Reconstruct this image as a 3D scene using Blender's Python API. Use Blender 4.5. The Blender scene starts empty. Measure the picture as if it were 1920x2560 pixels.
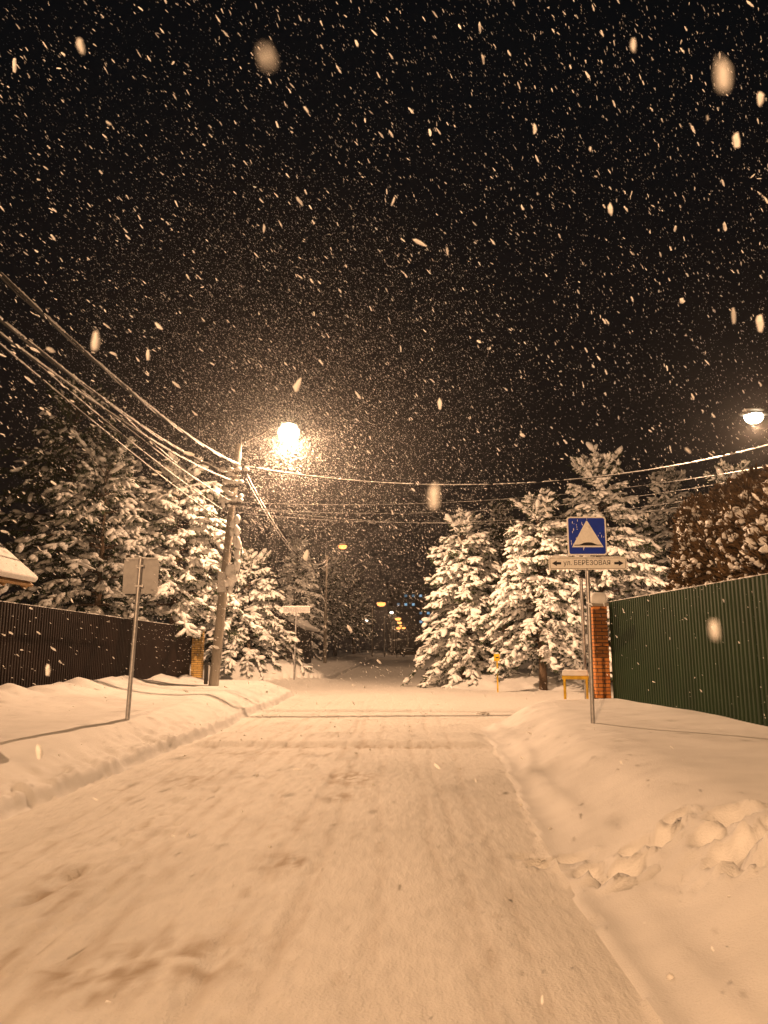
import bpy, math, random
import numpy as np
from mathutils import Vector, Matrix
R = math.radians
scene = bpy.context.scene
# ---------------------------------------------------------------- camera
EYE = (0.0, 0.0, 1.6); PITCH = 10.05; YAW = 1.1; FPX = 1923.0
cam_d = bpy.data.cameras.new('camera'); cam = bpy.data.objects.new('camera', cam_d)
scene.collection.objects.link(cam)
cam_d.sensor_fit = 'VERTICAL'; cam_d.sensor_height = 34.6; cam_d.sensor_width = 25.95; cam_d.lens = 26.0
cam.location = EYE; cam.rotation_euler = (R(90 + PITCH), 0, R(YAW))
cam_d.clip_start = 0.05; cam_d.clip_end = 3000
cam_d.dof.use_dof = True; cam_d.dof.focus_distance = 17; cam_d.dof.aperture_fstop = 9
scene.camera = cam
# ---------------------------------------------------------------- night sky
world = bpy.data.worlds.new('World'); scene.world = world; world.use_nodes = True
wn = world.node_tree; wn.nodes.clear()
wout = wn.nodes.new('ShaderNodeOutputWorld')
sky = wn.nodes.new('ShaderNodeTexSky'); sky.sky_type = 'NISHITA'; sky.sun_disc = False
sky.sun_elevation = R(-8); sky.sun_rotation = R(200)
bg1 = wn.nodes.new('ShaderNodeBackground'); bg1.inputs[1].default_value = 0.05
wn.links.new(sky.outputs[0], bg1.inputs[0])
tc = wn.nodes.new('ShaderNodeTexCoord'); sp = wn.nodes.new('ShaderNodeSeparateXYZ')
rp = wn.nodes.new('ShaderNodeValToRGB')
rp.color_ramp.elements[0].position = 0.0; rp.color_ramp.elements[0].color = (0.0046, 0.0030, 0.0026, 1)
rp.color_ramp.elements[1].position = 0.6; rp.color_ramp.elements[1].color = (0.0018, 0.0023, 0.0029, 1)
bg2 = wn.nodes.new('ShaderNodeBackground'); bg2.inputs[1].default_value = 1.0
add = wn.nodes.new('ShaderNodeAddShader')
wn.links.new(tc.outputs['Generated'], sp.inputs[0]); wn.links.new(sp.outputs[2], rp.inputs[0])
wn.links.new(rp.outputs[0], bg2.inputs[0]); wn.links.new(bg1.outputs[0], add.inputs[0])
wn.links.new(bg2.outputs[0], add.inputs[1]); wn.links.new(add.outputs[0], wout.inputs[0])
scene.view_settings.view_transform = 'Standard'; scene.view_settings.look = 'None'
scene.view_settings.exposure = 0.24; scene.view_settings.gamma = 1
try:
    scene.cycles.volume_bounces = 0; scene.cycles.max_bounces = 5; scene.cycles.diffuse_bounces = 3
    scene.cycles.use_denoising = True; scene.cycles.sample_clamp_indirect = 4
    scene.cycles.denoising_prefilter = 'ACCURATE'
except Exception: pass
SODIUM = (1.0, 0.580, 0.315)

# ---------------------------------------------------------------- helpers
def W(px, py, Y):
    """world point seen at pixel px,py of the photograph at world depth Y"""
    d = Vector(((px - 960) / FPX, (1280 - py) / FPX, -1.0))
    d.rotate(cam.rotation_euler)
    t = (Y - EYE[1]) / d.y
    return Vector(EYE) + d * t
def linkp(o, parent=None):
    scene.collection.objects.link(o)
    if parent is not None: o.parent = parent
    return o
def tag(o, label=None, cat=None, group=None, kind=None):
    if label: o['label'] = label
    if cat: o['category'] = cat
    if group: o['group'] = group
    if kind: o['kind'] = kind
    return o
def empty(name, loc, rz=0):
    o = bpy.data.objects.new(name, None); o.location = loc; o.rotation_euler = (0, 0, rz)
    o.empty_display_size = 0.2
    return linkp(o)
def copy_tree(o, parent=None):
    c = o.copy(); linkp(c, parent)
    for ch in list(o.children): copy_tree(ch, c)
    return c
def bulk(name, V, F, m, parent=None, smooth=True):
    V = np.asarray(V, np.float32); F = np.asarray(F, np.int32); k = F.shape[1]
    me = bpy.data.meshes.new(name)
    me.vertices.add(len(V)); me.vertices.foreach_set('co', V.ravel())
    me.loops.add(F.size); me.loops.foreach_set('vertex_index', F.ravel())
    me.polygons.add(len(F)); me.polygons.foreach_set('loop_start', np.arange(0, F.size, k, dtype=np.int32))
    try: me.polygons.foreach_set('loop_total', np.full(len(F), k, np.int32))
    except Exception: pass
    me.polygons.foreach_set('use_smooth', np.full(len(F), smooth))
    me.update(calc_edges=True); me.validate()
    me.materials.append(m)
    return linkp(bpy.data.objects.new(name, me), parent)
class MB:
    def __init__(s): s.v = []; s.f = []
    def raw(s, vs, fs):
        b = len(s.v); s.v += [tuple(v) for v in vs]; s.f += [tuple(i + b for i in f) for f in fs]; return s
    def box(s, c, d, rz=0, M=None):
        x, y, z = d[0] / 2, d[1] / 2, d[2] / 2
        vs = [Vector(p) for p in ((-x,-y,-z),(x,-y,-z),(x,y,-z),(-x,y,-z),(-x,-y,z),(x,-y,z),(x,y,z),(-x,y,z))]
        rot = M if M is not None else Matrix.Rotation(rz, 3, 'Z')
        vs = [rot @ v + Vector(c) for v in vs]
        return s.raw(vs, [(0,3,2,1),(4,5,6,7),(0,1,5,4),(1,2,6,5),(2,3,7,6),(3,0,4,7)])
    def tube(s, pts, rad, n=8, cap=True):
        pts = [Vector(p) for p in pts]
        if not hasattr(rad, '__len__'): rad = [rad] * len(pts)
        b = len(s.v); up = None
        for i, p in enumerate(pts):
            t = (pts[min(i + 1, len(pts) - 1)] - pts[max(i - 1, 0)])
            t = t.normalized() if t.length > 1e-9 else Vector((0, 0, 1))
            if up is None: up = Vector((0, 0, 1)) if abs(t.z) < .9 else Vector((1, 0, 0))
            a = t.cross(up).normalized(); c = a.cross(t).normalized(); up = c
            for k in range(n):
                q = 2 * math.pi * k / n
                s.v.append(tuple(p + (a * math.cos(q) + c * math.sin(q)) * rad[i]))
        for i in range(len(pts) - 1):
            for k in range(n):
                k2 = (k + 1) % n
                s.f.append((b + i*n + k, b + i*n + k2, b + (i+1)*n + k2, b + (i+1)*n + k))
        if cap:
            s.f.append(tuple(b + k for k in range(n))[::-1])
            s.f.append(tuple(b + (len(pts)-1)*n + k for k in range(n)))
        return s
    def lathe(s, prof, n=16, c=(0, 0, 0)):
        b = len(s.v)
        for r, z in prof:
            for k in range(n):
                q = 2 * math.pi * k / n; s.v.append((c[0] + r*math.cos(q), c[1] + r*math.sin(q), c[2] + z))
        for i in range(len(prof) - 1):
            for k in range(n):
                k2 = (k + 1) % n; s.f.append((b+i*n+k, b+i*n+k2, b+(i+1)*n+k2, b+(i+1)*n+k))
        s.f.append(tuple(b + k for k in range(n))[::-1]); s.f.append(tuple(b + (len(prof)-1)*n + k for k in range(n)))
        return s
    def prism(s, outline, y0, y1):
        """outline in x,z extruded between y0 and y1"""
        n = len(outline); b = len(s.v)
        for y in (y0, y1):
            for x, z in outline: s.v.append((x, y, z))
        s.f.append(tuple(b + i for i in range(n))); s.f.append(tuple(b + n + i for i in range(n))[::-1])
        for i in range(n):
            j = (i + 1) % n; s.f.append((b + i, b + n + i, b + n + j, b + j))
        return s
    def build(s, name, m, parent=None, smooth=False, bevel=0, seg=2):
        me = bpy.data.meshes.new(name); me.from_pydata(s.v, [], s.f)
        me.validate(); me.update(); me.materials.append(m)
        if smooth:
            for p in me.polygons: p.use_smooth = True
            if smooth == 'auto':
                try: me.set_sharp_from_angle(angle=R(40))
                except Exception: pass
        o = linkp(bpy.data.objects.new(name, me), parent)
        import bmesh
        bm = bmesh.new(); bm.from_mesh(me); bmesh.ops.recalc_face_normals(bm, faces=bm.faces); bm.to_mesh(me); bm.free()
        if bevel:
            bv = o.modifiers.new('bevel', 'BEVEL'); bv.width = bevel; bv.segments = seg; bv.limit_method = 'ANGLE'
        return o
# value noise
_rs = np.random.RandomState(7); _T = _rs.rand(512, 512)
def vnoise(x, y, s=0):
    x = np.asarray(x, float) + s * 17.3; y = np.asarray(y, float) + s * 41.7
    xi = np.floor(x).astype(int); yi = np.floor(y).astype(int); fx = x - xi; fy = y - yi
    fx = fx*fx*(3-2*fx); fy = fy*fy*(3-2*fy)
    a = _T[xi & 511, yi & 511]; b = _T[(xi+1) & 511, yi & 511]
    c = _T[xi & 511, (yi+1) & 511]; d = _T[(xi+1) & 511, (yi+1) & 511]
    return (a*(1-fx)+b*fx)*(1-fy) + (c*(1-fx)+d*fx)*fy - .5
def fbm(x, y, s=0, o=4):
    r = 0; a = 1
    for i in range(o): r = r + a * vnoise(x * 2**i, y * 2**i, s + i * 3); a *= .5
    return r
def ss(a, b, x):
    t = np.clip((x - a) / (b - a), 0, 1); return t*t*(3-2*t)

# ---------------------------------------------------------------- materials
def mat(name, col, rough=.7, metal=0, var=.0, vscale=8, bump=0, bscale=40, col2=None, spec=.3, stretch=None, trans=0):
    m = bpy.data.materials.new(name); m.use_nodes = True; nt = m.node_tree; b = nt.nodes['Principled BSDF']
    b.inputs['Base Color'].default_value = (*col, 1); b.inputs['Roughness'].default_value = rough
    b.inputs['Metallic'].default_value = metal
    try: b.inputs['Specular IOR Level'].default_value = spec
    except Exception: pass
    tcn = nt.nodes.new('ShaderNodeTexCoord'); vec = tcn.outputs['Object']
    if stretch:
        mp = nt.nodes.new('ShaderNodeMapping'); mp.inputs['Scale'].default_value = stretch
        nt.links.new(vec, mp.inputs[0]); vec = mp.outputs[0]
    if var or col2:
        n = nt.nodes.new('ShaderNodeTexNoise'); n.inputs['Scale'].default_value = vscale; n.inputs['Detail'].default_value = 5
        nt.links.new(vec, n.inputs['Vector'])
        r = nt.nodes.new('ShaderNodeValToRGB'); c2 = col2 or tuple(c * (1 - var) for c in col)
        c1 = col if col2 else tuple(min(1, c * (1 + var)) for c in col)
        r.color_ramp.elements[0].color = (*c2, 1); r.color_ramp.elements[1].color = (*c1, 1)
        r.color_ramp.elements[0].position = .35; r.color_ramp.elements[1].position = .65
        nt.links.new(n.outputs[0], r.inputs[0]); nt.links.new(r.outputs[0], b.inputs['Base Color'])
    if bump:
        n = nt.nodes.new('ShaderNodeTexNoise'); n.inputs['Scale'].default_value = bscale; n.inputs['Detail'].default_value = 6
        nt.links.new(vec, n.inputs['Vector'])
        bp = nt.nodes.new('ShaderNodeBump'); bp.inputs['Strength'].default_value = bump; bp.inputs['Distance'].default_value = .02
        nt.links.new(n.outputs[0], bp.inputs['Height']); nt.links.new(bp.outputs[0], b.inputs['Normal'])
    return m
def emis(name, col, strength):
    m = bpy.data.materials.new(name); m.use_nodes = True; nt = m.node_tree; nt.nodes.clear()
    o = nt.nodes.new('ShaderNodeOutputMaterial'); e = nt.nodes.new('ShaderNodeEmission')
    e.inputs[0].default_value = (*col, 1); e.inputs[1].default_value = strength; nt.links.new(e.outputs[0], o.inputs[0]); return m
def snow_mat(name, col, bump1, s1, bump2, s2, dirt_and_shade=False, streak=False):
    m = bpy.data.materials.new(name); m.use_nodes = True; nt = m.node_tree; b = nt.nodes['Principled BSDF']; L = nt.links
    b.inputs['Roughness'].default_value = .75
    b.inputs['Specular IOR Level'].default_value = .25
    tcn = nt.nodes.new('ShaderNodeTexCoord')
    n1 = nt.nodes.new('ShaderNodeTexNoise'); n1.inputs['Scale'].default_value = s1; n1.inputs['Detail'].default_value = 6
    n2 = nt.nodes.new('ShaderNodeTexNoise'); n2.inputs['Scale'].default_value = s2; n2.inputs['Detail'].default_value = 4
    L.new(tcn.outputs['Object'], n2.inputs['Vector'])
    if streak:
        mp = nt.nodes.new('ShaderNodeMapping'); mp.inputs['Scale'].default_value = (1, .30, 1)
        L.new(tcn.outputs['Object'], mp.inputs[0]); L.new(mp.outputs[0], n1.inputs['Vector'])
    else: L.new(tcn.outputs['Object'], n1.inputs['Vector'])
    b1 = nt.nodes.new('ShaderNodeBump'); b1.inputs['Strength'].default_value = bump1; b1.inputs['Distance'].default_value = .03
    b2 = nt.nodes.new('ShaderNodeBump'); b2.inputs['Strength'].default_value = bump2; b2.inputs['Distance'].default_value = .008
    L.new(n1.outputs[0], b1.inputs['Height']); L.new(n2.outputs[0], b2.inputs['Height'])
    L.new(b1.outputs[0], b2.inputs['Normal']); L.new(b2.outputs[0], b.inputs['Normal'])
    r = nt.nodes.new('ShaderNodeValToRGB')
    r.color_ramp.elements[0].color = (*[c*.9 for c in col], 1); r.color_ramp.elements[1].color = (*col, 1)
    r.color_ramp.elements[0].position = .3; r.color_ramp.elements[1].position = .6
    L.new(n1.outputs[0], r.inputs[0])
    if dirt_and_shade:
        at = nt.nodes.new('ShaderNodeAttribute'); at.attribute_name = 'dirt_and_shade'
        mx = nt.nodes.new('ShaderNodeMixRGB'); mx.inputs[2].default_value = (.36, .28, .20, 1)
        L.new(at.outputs['Fac'], mx.inputs[0]); L.new(r.outputs[0], mx.inputs[1]); L.new(mx.outputs[0], b.inputs['Base Color'])
    else: L.new(r.outputs[0], b.inputs['Base Color'])
    return m
M_ground = snow_mat('verge_snow', (.80, .80, .80), .25, 2.2, .55, 70)
M_road = snow_mat('packed_snow', (.78, .77, .75),   .55, 14, .9, 60, dirt_and_shade=True, streak=True)
M_snow = snow_mat('fresh_snow', (.85, .85, .85), .4, 9, .5, 45)
M_needle = mat('needles', (.040, .058, .024), .7, var=.35, vscale=3)
M_bark = mat('bark', (.11, .075, .05), .9, var=.3, vscale=12, bump=.8, bscale=30)
M_thuja = mat('thuja_leaf', (.115, .070, .032), .75, var=.35, vscale=4)
M_conc = mat('concrete', (.31, .28, .24), .85, var=.18, vscale=6, bump=.4, bscale=60, stretch=(1, 1, .3))
M_galv = mat('galvanised', (.42, .42, .43), .45, .75, var=.15, vscale=20, bump=.1)
M_plateback = mat('plate_back', (.33, .33, .34), .5, .4, var=.1, vscale=9)
M_white = mat('sign_white', (.74, .73, .70), .5, var=.04, vscale=30)
M_blue = mat('sign_blue', (.003, .030, .36), .4, var=.1, vscale=10)
M_black = mat('sign_black', (.012, .012, .014), .6)
M_cable = mat('cable', (.03, .03, .03), .6)
M_iron = mat('dark_iron', (.06, .055, .05), .6, .5)
M_yellow = mat('yellow_paint', (.62, .40, .02), .5, var=.2, vscale=12, bump=.1)
M_green = mat('green_sheet', (.0085, .029, .0065), .6, 0, var=.12, vscale=1.4, bump=.05, spec=.25)
M_brown = mat('brown_sheet', (.013, .0050, .0028), .6, 0, var=.15, vscale=1.2, bump=.05, spec=.25)
M_wood = mat('stained_wood', (.33, .19, .07), .6, var=.2, vscale=5, stretch=(1, 6, 1), bump=.2)
M_flake = bpy.data.materials.new('snowflake'); M_flake.use_nodes = True
_n = M_flake.node_tree; _n.nodes.clear()
_o = _n.nodes.new('ShaderNodeOutputMaterial'); _d = _n.nodes.new('ShaderNodeBsdfDiffuse'); _t = _n.nodes.new('ShaderNodeBsdfTranslucent')
_x = _n.nodes.new('ShaderNodeMixShader'); _x.inputs[0].default_value = .45
_d.inputs[0].default_value = (.98, .98, .98, 1); _t.inputs[0].default_value = (.98, .98, .98, 1)
_n.links.new(_d.outputs[0], _x.inputs[1]); _n.links.new(_t.outputs[0], _x.inputs[2]); _n.links.new(_x.outputs[0], _o.inputs[0])
def brick_mat(name, c1, c2, mortar):
    m = bpy.data.materials.new(name); m.use_nodes = True; nt = m.node_tree; b = nt.nodes['Principled BSDF']; L = nt.links
    b.inputs['Roughness'].default_value = .85
    tcn = nt.nodes.new('ShaderNodeTexCoord'); sx = nt.nodes.new('ShaderNodeSeparateXYZ'); L.new(tcn.outputs['Object'], sx.inputs[0])
    ad = nt.nodes.new('ShaderNodeMath'); ad.operation = 'ADD'; L.new(sx.outputs[0], ad.inputs[0]); L.new(sx.outputs[1], ad.inputs[1])
    cb = nt.nodes.new('ShaderNodeCombineXYZ'); L.new(ad.outputs[0], cb.inputs[0]); L.new(sx.outputs[2], cb.inputs[1])
    br = nt.nodes.new('ShaderNodeTexBrick'); br.inputs['Scale'].default_value = 1
    br.inputs['Brick Width'].default_value = .26; br.inputs['Row Height'].default_value = .078; br.inputs['Mortar Size'].default_value = .008
    br.inputs['Color1'].default_value = (*c1, 1); br.inputs['Color2'].default_value = (*c2, 1); br.inputs['Mortar'].default_value = (*mortar, 1)
    L.new(cb.outputs[0], br.inputs['Vector']); L.new(br.outputs[0], b.inputs['Base Color'])
    bp = nt.nodes.new('ShaderNodeBump'); bp.inputs['Strength'].default_value = .8; bp.inputs['Distance'].default_value = .01; bp.invert = True
    L.new(br.outputs['Fac'], bp.inputs['Height']); L.new(bp.outputs[0], b.inputs['Normal'])
    return m
M_brick = brick_mat('red_brick', (.66, .26, .06), (.56, .20, .05), (.10, .07, .05))
M_ybrick = brick_mat('yellow_brick', (.62, .40, .12), (.55, .34, .10), (.16, .11, .06))

# ---------------------------------------------------------------- ground
def redge(Y):                      # right edge of the main road
    return 1.12 + .5 * ss(4, 16, Y) + 3.5 * ss(15.5, 19, Y)**2 * (Y < 25) + np.where(Y >= 25, 3.5 - 3.2 * ss(25, 33, Y), 0)
def ledge(Y):
    return -3.80 + .25 * ss(6, 14, Y) + .05*np.sin(Y*.9) - 3.2 * ss(27, 30, Y) * (Y < 33) + np.where(Y >= 33, -3.2 + 3.2 * ss(33.2, 37, Y), 0)
PITS = []
def height(x, Y):
    x = np.asarray(x, float); Y = np.asarray(Y, float)
    re = redge(Y) + .10 * fbm(Y*1.3, Y*0 + 3, 2) * ss(2, 4, np.abs(Y)+3); le = ledge(Y) + .06 * fbm(Y*2.2, Y*0 + 9, 4)
    # right bank
    dr = x - re
    crossR = (1 - ss(16.9, 18.9, Y)) + ss(30.2, 32.5, Y)
    crossR = np.where(x < 3, crossR, crossR)
    zr = (.28 * ss(-.05, 1.05, dr) + .25 * ss(.25, 1.5, dr) + .06 * ss(1.5, 3.4, dr))
    zr = zr + (.035 * fbm(x*.55 + Y*.3, Y*.42, 11, 3)) * ss(.3, 1.5, dr)
    zr = zr + .042 * np.exp(-((dr - .34 - .06*np.sin(Y*1.1))/.10)**2) * ss(-1, 1, np.sin(Y*.8)+.8) + .024*np.exp(-((dr - .02)/.08)**2)*(1-ss(13,16,Y))      # windrow
    zr = zr * crossR
    # left bank
    dl = le - x
    crossL = (1 - ss(28.3, 29.8, Y)) + ss(34, 36, Y)
    rough = np.exp(-((dl - .22)/.28)**2)
    zl = .18 * ss(0, .12, dl) + .12 * ss(.12, .6, dl) + .20 * ss(.35, 1.1, dl) + .20 * ss(1.5, 4.2, dl) * (1 - .8*ss(18, 27, Y))
    zl = zl + rough * (.085 * fbm(x*8, Y*8, 21, 4)) + .04 * fbm(x*.6, Y*.6, 25, 3) * ss(.3, 1, dl)
    # scalloped heaps slipped off the left fence
    zl = zl + .28 * np.exp(-((x + 7.35)/.40)**2) * (.5 + .9*fbm(x*.8, Y*1.3, 31, 2)) + .10*np.exp(-((x+6.9)/.5)**2) * vnoise(x*.7, Y*1.1, 33)
    zl = zl * crossL
    z = np.where(dr > 0, zr, 0) + np.where(dl > 0, zl, 0)
    on = (dr < 0) & (dl < 0)
    # speed bump
    bump = .075 * (ss(13.05, 13.4, Y) - ss(14.7, 15.3, Y)) * ss(0, .3, -dr) * ss(0, .3, -dl)
    z = z + bump
    # tyre-worn roughness of the packed snow
    near = 1 - ss(18, 32, Y)
    tr = (.55 * np.exp(-((x + 2.35)/.55)**2) + .55 * np.exp(-((x + 1.0)/.45)**2) + .12 * np.exp(-((x - .15)/.5)**2) + .10)
    rg = .55 * fbm(x*8 + .7*np.sin(Y*.5), Y*1.2, 41, 3) + .6 * fbm(x*13, Y*7, 46, 2)
    z = z + np.where(on, ((.034 + .012*(x < -.6)) * rg * tr * ss(-.3, .25, fbm(x*1.1, Y*.45, 43, 2) + .08) + .005*fbm(x*1.2, Y*.35, 44, 3)) * near, 0)
    for k_, (x0, w0, d0) in enumerate([(-3.25,.05,.010),(-2.95,.04,.012),(-2.1,.05,.014),(-1.85,.035,.010),(-1.62,.05,.008),(-.95,.045,.012),(-.70,.04,.010),(-.25,.05,.006),(.30,.05,.006),(.55,.04,.007),(.80,.05,.006)]):
        cx_ = x - (x0 + .10*np.sin(Y*.22 + k_) + .03*np.sin(Y*1.1 + 2*k_))
        z = z - np.where(on, 1.8 * d0 * np.exp(-(cx_/w0)**2) * (.55 + .9*vnoise(x*9, Y*5, 90 + k_)) * near, 0)
    gr = np.exp(-((x + 2.45 + .12*np.sin(Y*.7))/.05)**2) * ss(-.05, .1, vnoise(x*5, Y*4.2, 47)) * .045
    gr = gr + np.exp(-((x + 2.05 + .08*np.sin(Y*.9))/.045)**2) * ss(0, .12, vnoise(x*6, Y*5, 48)) * .03 + np.exp(-((x + 3.05 + .1*np.sin(Y*.6))/.05)**2) * ss(0, .12, vnoise(x*6, Y*4, 49)) * .03
    z = z - np.where(on, gr * (1 - ss(9, 14, Y)), 0)
    # snow mounds beyond the junction
    z = z + .5 * np.exp(-((x + 5.6)/2.2)**2 - ((Y - 37)/2.4)**2) + .35*np.exp(-((x+9)/3)**2 - ((Y - 38)/3.)**2)
    z = z + .12 * fbm(x*.12, Y*.12, 51, 2) * ss(40, 80, Y)
    # footprints
    for (a, b, r, dp) in PITS:
        if np.any(np.abs(Y - b) < 1):
            q = ((x - a)**2 + ((Y - b)*1.15)**2) / (r*r)
            n = .9 * vnoise(x*16, Y*16, 61)
            z = z - dp * np.exp(-np.clip(q*(1 + n), 0, 40)**1.6) + .22 * dp * np.exp(-((np.sqrt(q) - 1.55)/.4)**2) * (1 + 2*n) * (dp > .06)
    tread = np.exp(-((x - 3.1)/1.9)**4) * np.exp(-((Y - 5.10 - .10*np.sin(x*3))/.27)**2) * ss(-.4, .3, vnoise(x*2.2, Y*2.2, 70) + .12)
    z = z + tread * (-.05 + .08 * fbm(x*6, Y*6, 71, 3) + .05 * fbm(x*22, Y*22, 72, 2))
    return z
_pits = []
for (px, py, z, rad_) in [(1305,2140,.08,.09),(1345,2165,.12,.10),(1432,2155,.22,.15),(1478,2190,.26,.14),(1530,2200,.28,.15),
                       (1568,2185,.30,.17),(1590,2125,.33,.13),(1640,2110,.36,.09),(1675,2085,.40,.12),(1695,2045,.42,.11),
                       (1780,2085,.42,.15),(1835,2035,.44,.17),(1840,2130,.43,.17),(1880,2150,.43,.15),(1905,2085,.45,.15),(1950,2060,.46,.16),(2000,2090,.46,.15)]:
    d = W(px, py, 10) - Vector(EYE)
    for _ in range(8):                     # where the line of sight meets the snow
        t = (z - EYE[2]) / d.z; z = .5*z + .5*float(height(np.array([d.x*t]), np.array([d.y*t]))[0])
    _pits.append((d.x*t, d.y*t, rad_*.75, .12))
_pits[0] = (_pits[0][0], _pits[0][1], .08, .05)
PITS.extend(_pits)
def gz(x, Y): return float(height(np.array([x]), np.array([Y]))[0])

def axis(a, b, step):
    out = [a]
    while out[-1] < b: out.append(out[-1] + step(out[-1]))
    return np.array(out)
ys = axis(-30, 420, lambda y: .9 if y < -2 else (.3 if y < 1.2 else .017 + .0062 * max(y - 1.5, 0)))
xs = axis(0, 160, lambda x: .034 if x < 5.2 else .034 + (x - 5.2) * .10)
xs = np.concatenate([-xs[::-1][:-1], xs])
X, YY = np.meshgrid(xs, ys); Z = height(X, YY)
nx, ny = len(xs), len(ys)
idx = np.arange(nx*ny).reshape(ny, nx)
F = np.stack([idx[:-1,:-1], idx[:-1,1:], idx[1:,1:], idx[1:,:-1]], -1).reshape(-1, 4)
cx = (X[:-1,:-1] + X[1:,1:]).ravel()/2; cy = (YY[:-1,:-1] + YY[1:,1:]).ravel()/2
crossst = ((cx > 1) & (cy > 19) & (cy < 30.3)) | ((cx < -3) & (cy > 29.8) & (cy < 34))
isroad = ((cx < redge(cy)) & (cx > ledge(cy))) | crossst
V = np.stack([X, YY, Z], -1).reshape(-1, 3)
def sub(name, mask, m):
    f = F[mask]; u, inv = np.unique(f, return_inverse=True)
    return bulk(name, V[u], inv.reshape(-1, 4), m), V[u]
road, RV = sub('road', isroad, M_road); tag(road, kind='structure')
ground, GV = sub('ground', ~isroad, M_ground); tag(ground, kind='structure')
dirt_and_shade = np.zeros(len(RV)); rx, ry = RV[:,0], RV[:,1]
for (a, b, sx, sy, k) in [(-.62,10.1,.30,.45,.95), (-.86,6.25,.20,.24,.8), (-1.15,4.35,.42,.30,.62), (-1.5,4.05,.3,.22,.45), (-.62,8.8,.25,.3,.45),
                          (-.7,6.0,.08,.1,.5), (-2.6,9.9,.3,.5,.5), (-2.35,5.6,.25,.5,.3), (-1.05,7.6,.3,.5,.2), (-2.2,12.3,.9,.35,.4), (.0,13.05,1.6,.12,.4), (-1.6,13.1,1.9,.10,.4)]:  # stains; the last two strips paint the shaded near edge of the bump
    q = ((rx - a)/sx)**2 + ((ry - b)/sy)**2
    dirt_and_shade += k * np.exp(-q) * np.clip(.65 + 2.2*fbm(rx*15, ry*8, 81, 4), 0, 1.5)
dirt_and_shade += np.clip(fbm(rx*13, ry*1.6, 85, 5)*1.5 - .40, 0, .45) * (np.exp(-((rx+2.3)/.8)**2) + .8*np.exp(-((rx+.9)/.6)**2)) * (1 - ss(14, 22, ry))
for k_, x0 in enumerate((-3.25, -2.95, -2.1, -1.85, -1.62, -.95, -.70, -.25, .30, .55, .80)):
    cx_ = rx - (x0 + .10*np.sin(ry*.22 + k_) + .03*np.sin(ry*1.1 + 2*k_))
    dirt_and_shade += (.30 if x0 < -.5 else .19) * np.exp(-(cx_/.05)**2) * np.clip(.6 + 1.6*fbm(rx*10, ry*2.5, 95 + k_, 3), 0, 1.4) * (1 - ss(16, 24, ry))
dirt_and_shade += np.clip(vnoise(rx*8, ry*8, 88) - .42, 0, .1) * 4 * (1 - ss(25, 30, ry))
at = road.data.attributes.new('dirt_and_shade', 'FLOAT', 'POINT'); at.data.foreach_set('value', np.clip(dirt_and_shade, 0, .85).astype(np.float32))
# little clods of broken snow on the road
def ico(sub=1):
    import bmesh
    bm = bmesh.new(); bmesh.ops.create_icosphere(bm, subdivisions=sub, radius=1)
    v = np.array([p.co[:] for p in bm.verts]); f = np.array([[q.index for q in t.verts] for t in bm.faces]); bm.free(); return v, f
ICO1 = ico(1); ICO2 = ico(2)
rng = np.random.RandomState(11)
def inst(T, Ms, Ps, jitter=0.0):
    """template (v,f) placed with N 3x3 matrices and positions"""
    v, f = T; N = len(Ps)
    vv = np.repeat(v[None], N, 0)
    if jitter: vv = vv * (1 + jitter * (rng.rand(N, len(v), 1) - .5) * 2)
    out = np.einsum('nij,nkj->nki', Ms, vv) + Ps[:, None, :]
    ff = f[None] + (np.arange(N) * len(v))[:, None, None]
    return out.reshape(-1, 3), ff.reshape(-1, f.shape[1])
def frames(D, S, up=(0, 0, 1)):
    """N matrices whose local x follows D, scaled by S (N,3)"""
    D = D / np.linalg.norm(D, axis=1, keepdims=True); U = np.tile(np.array(up, float), (len(D), 1))
    par = np.abs((D*U).sum(1)) > .97; U[par] = (1, 0, 0)
    B = np.cross(U, D); B /= np.linalg.norm(B, axis=1, keepdims=True); C = np.cross(D, B)
    Mx = np.stack([D, B, C], -1); return Mx * S[:, None, :]
N = 70; cxx = rng.uniform(-3.6, 1.6, N); cyy = 2 + rng.rand(N)**.6 * 22
cl = inst(ICO1, frames(rng.randn(N, 3), rng.uniform(.008, .028, (N, 3))), np.stack([cxx, cyy, height(cxx, cyy) + .004], -1), .3)
tag(bulk('snow_crumbs', *cl, M_road), 'loose crumbs of packed snow scattered on the road', 'snow crumbs', kind='stuff')
q = W(1207, 1765, 19.5)
cl = inst(ICO2, frames(np.array([[1., .2, 0], [.8, .5, .1], [1, -.4, 0]]), np.array([[.10, .06, .04], [.05, .04, .03], [.04, .03, .03]])), np.array([[q.x, 19.5, .04], [q.x+.1, 19.4, .03], [q.x-.12, 19.6, .02]]), .2)
tag(bulk('snow_clod', *cl, M_road), 'brown lump of dirty snow lying at the junction mouth', 'snow clod')

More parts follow.
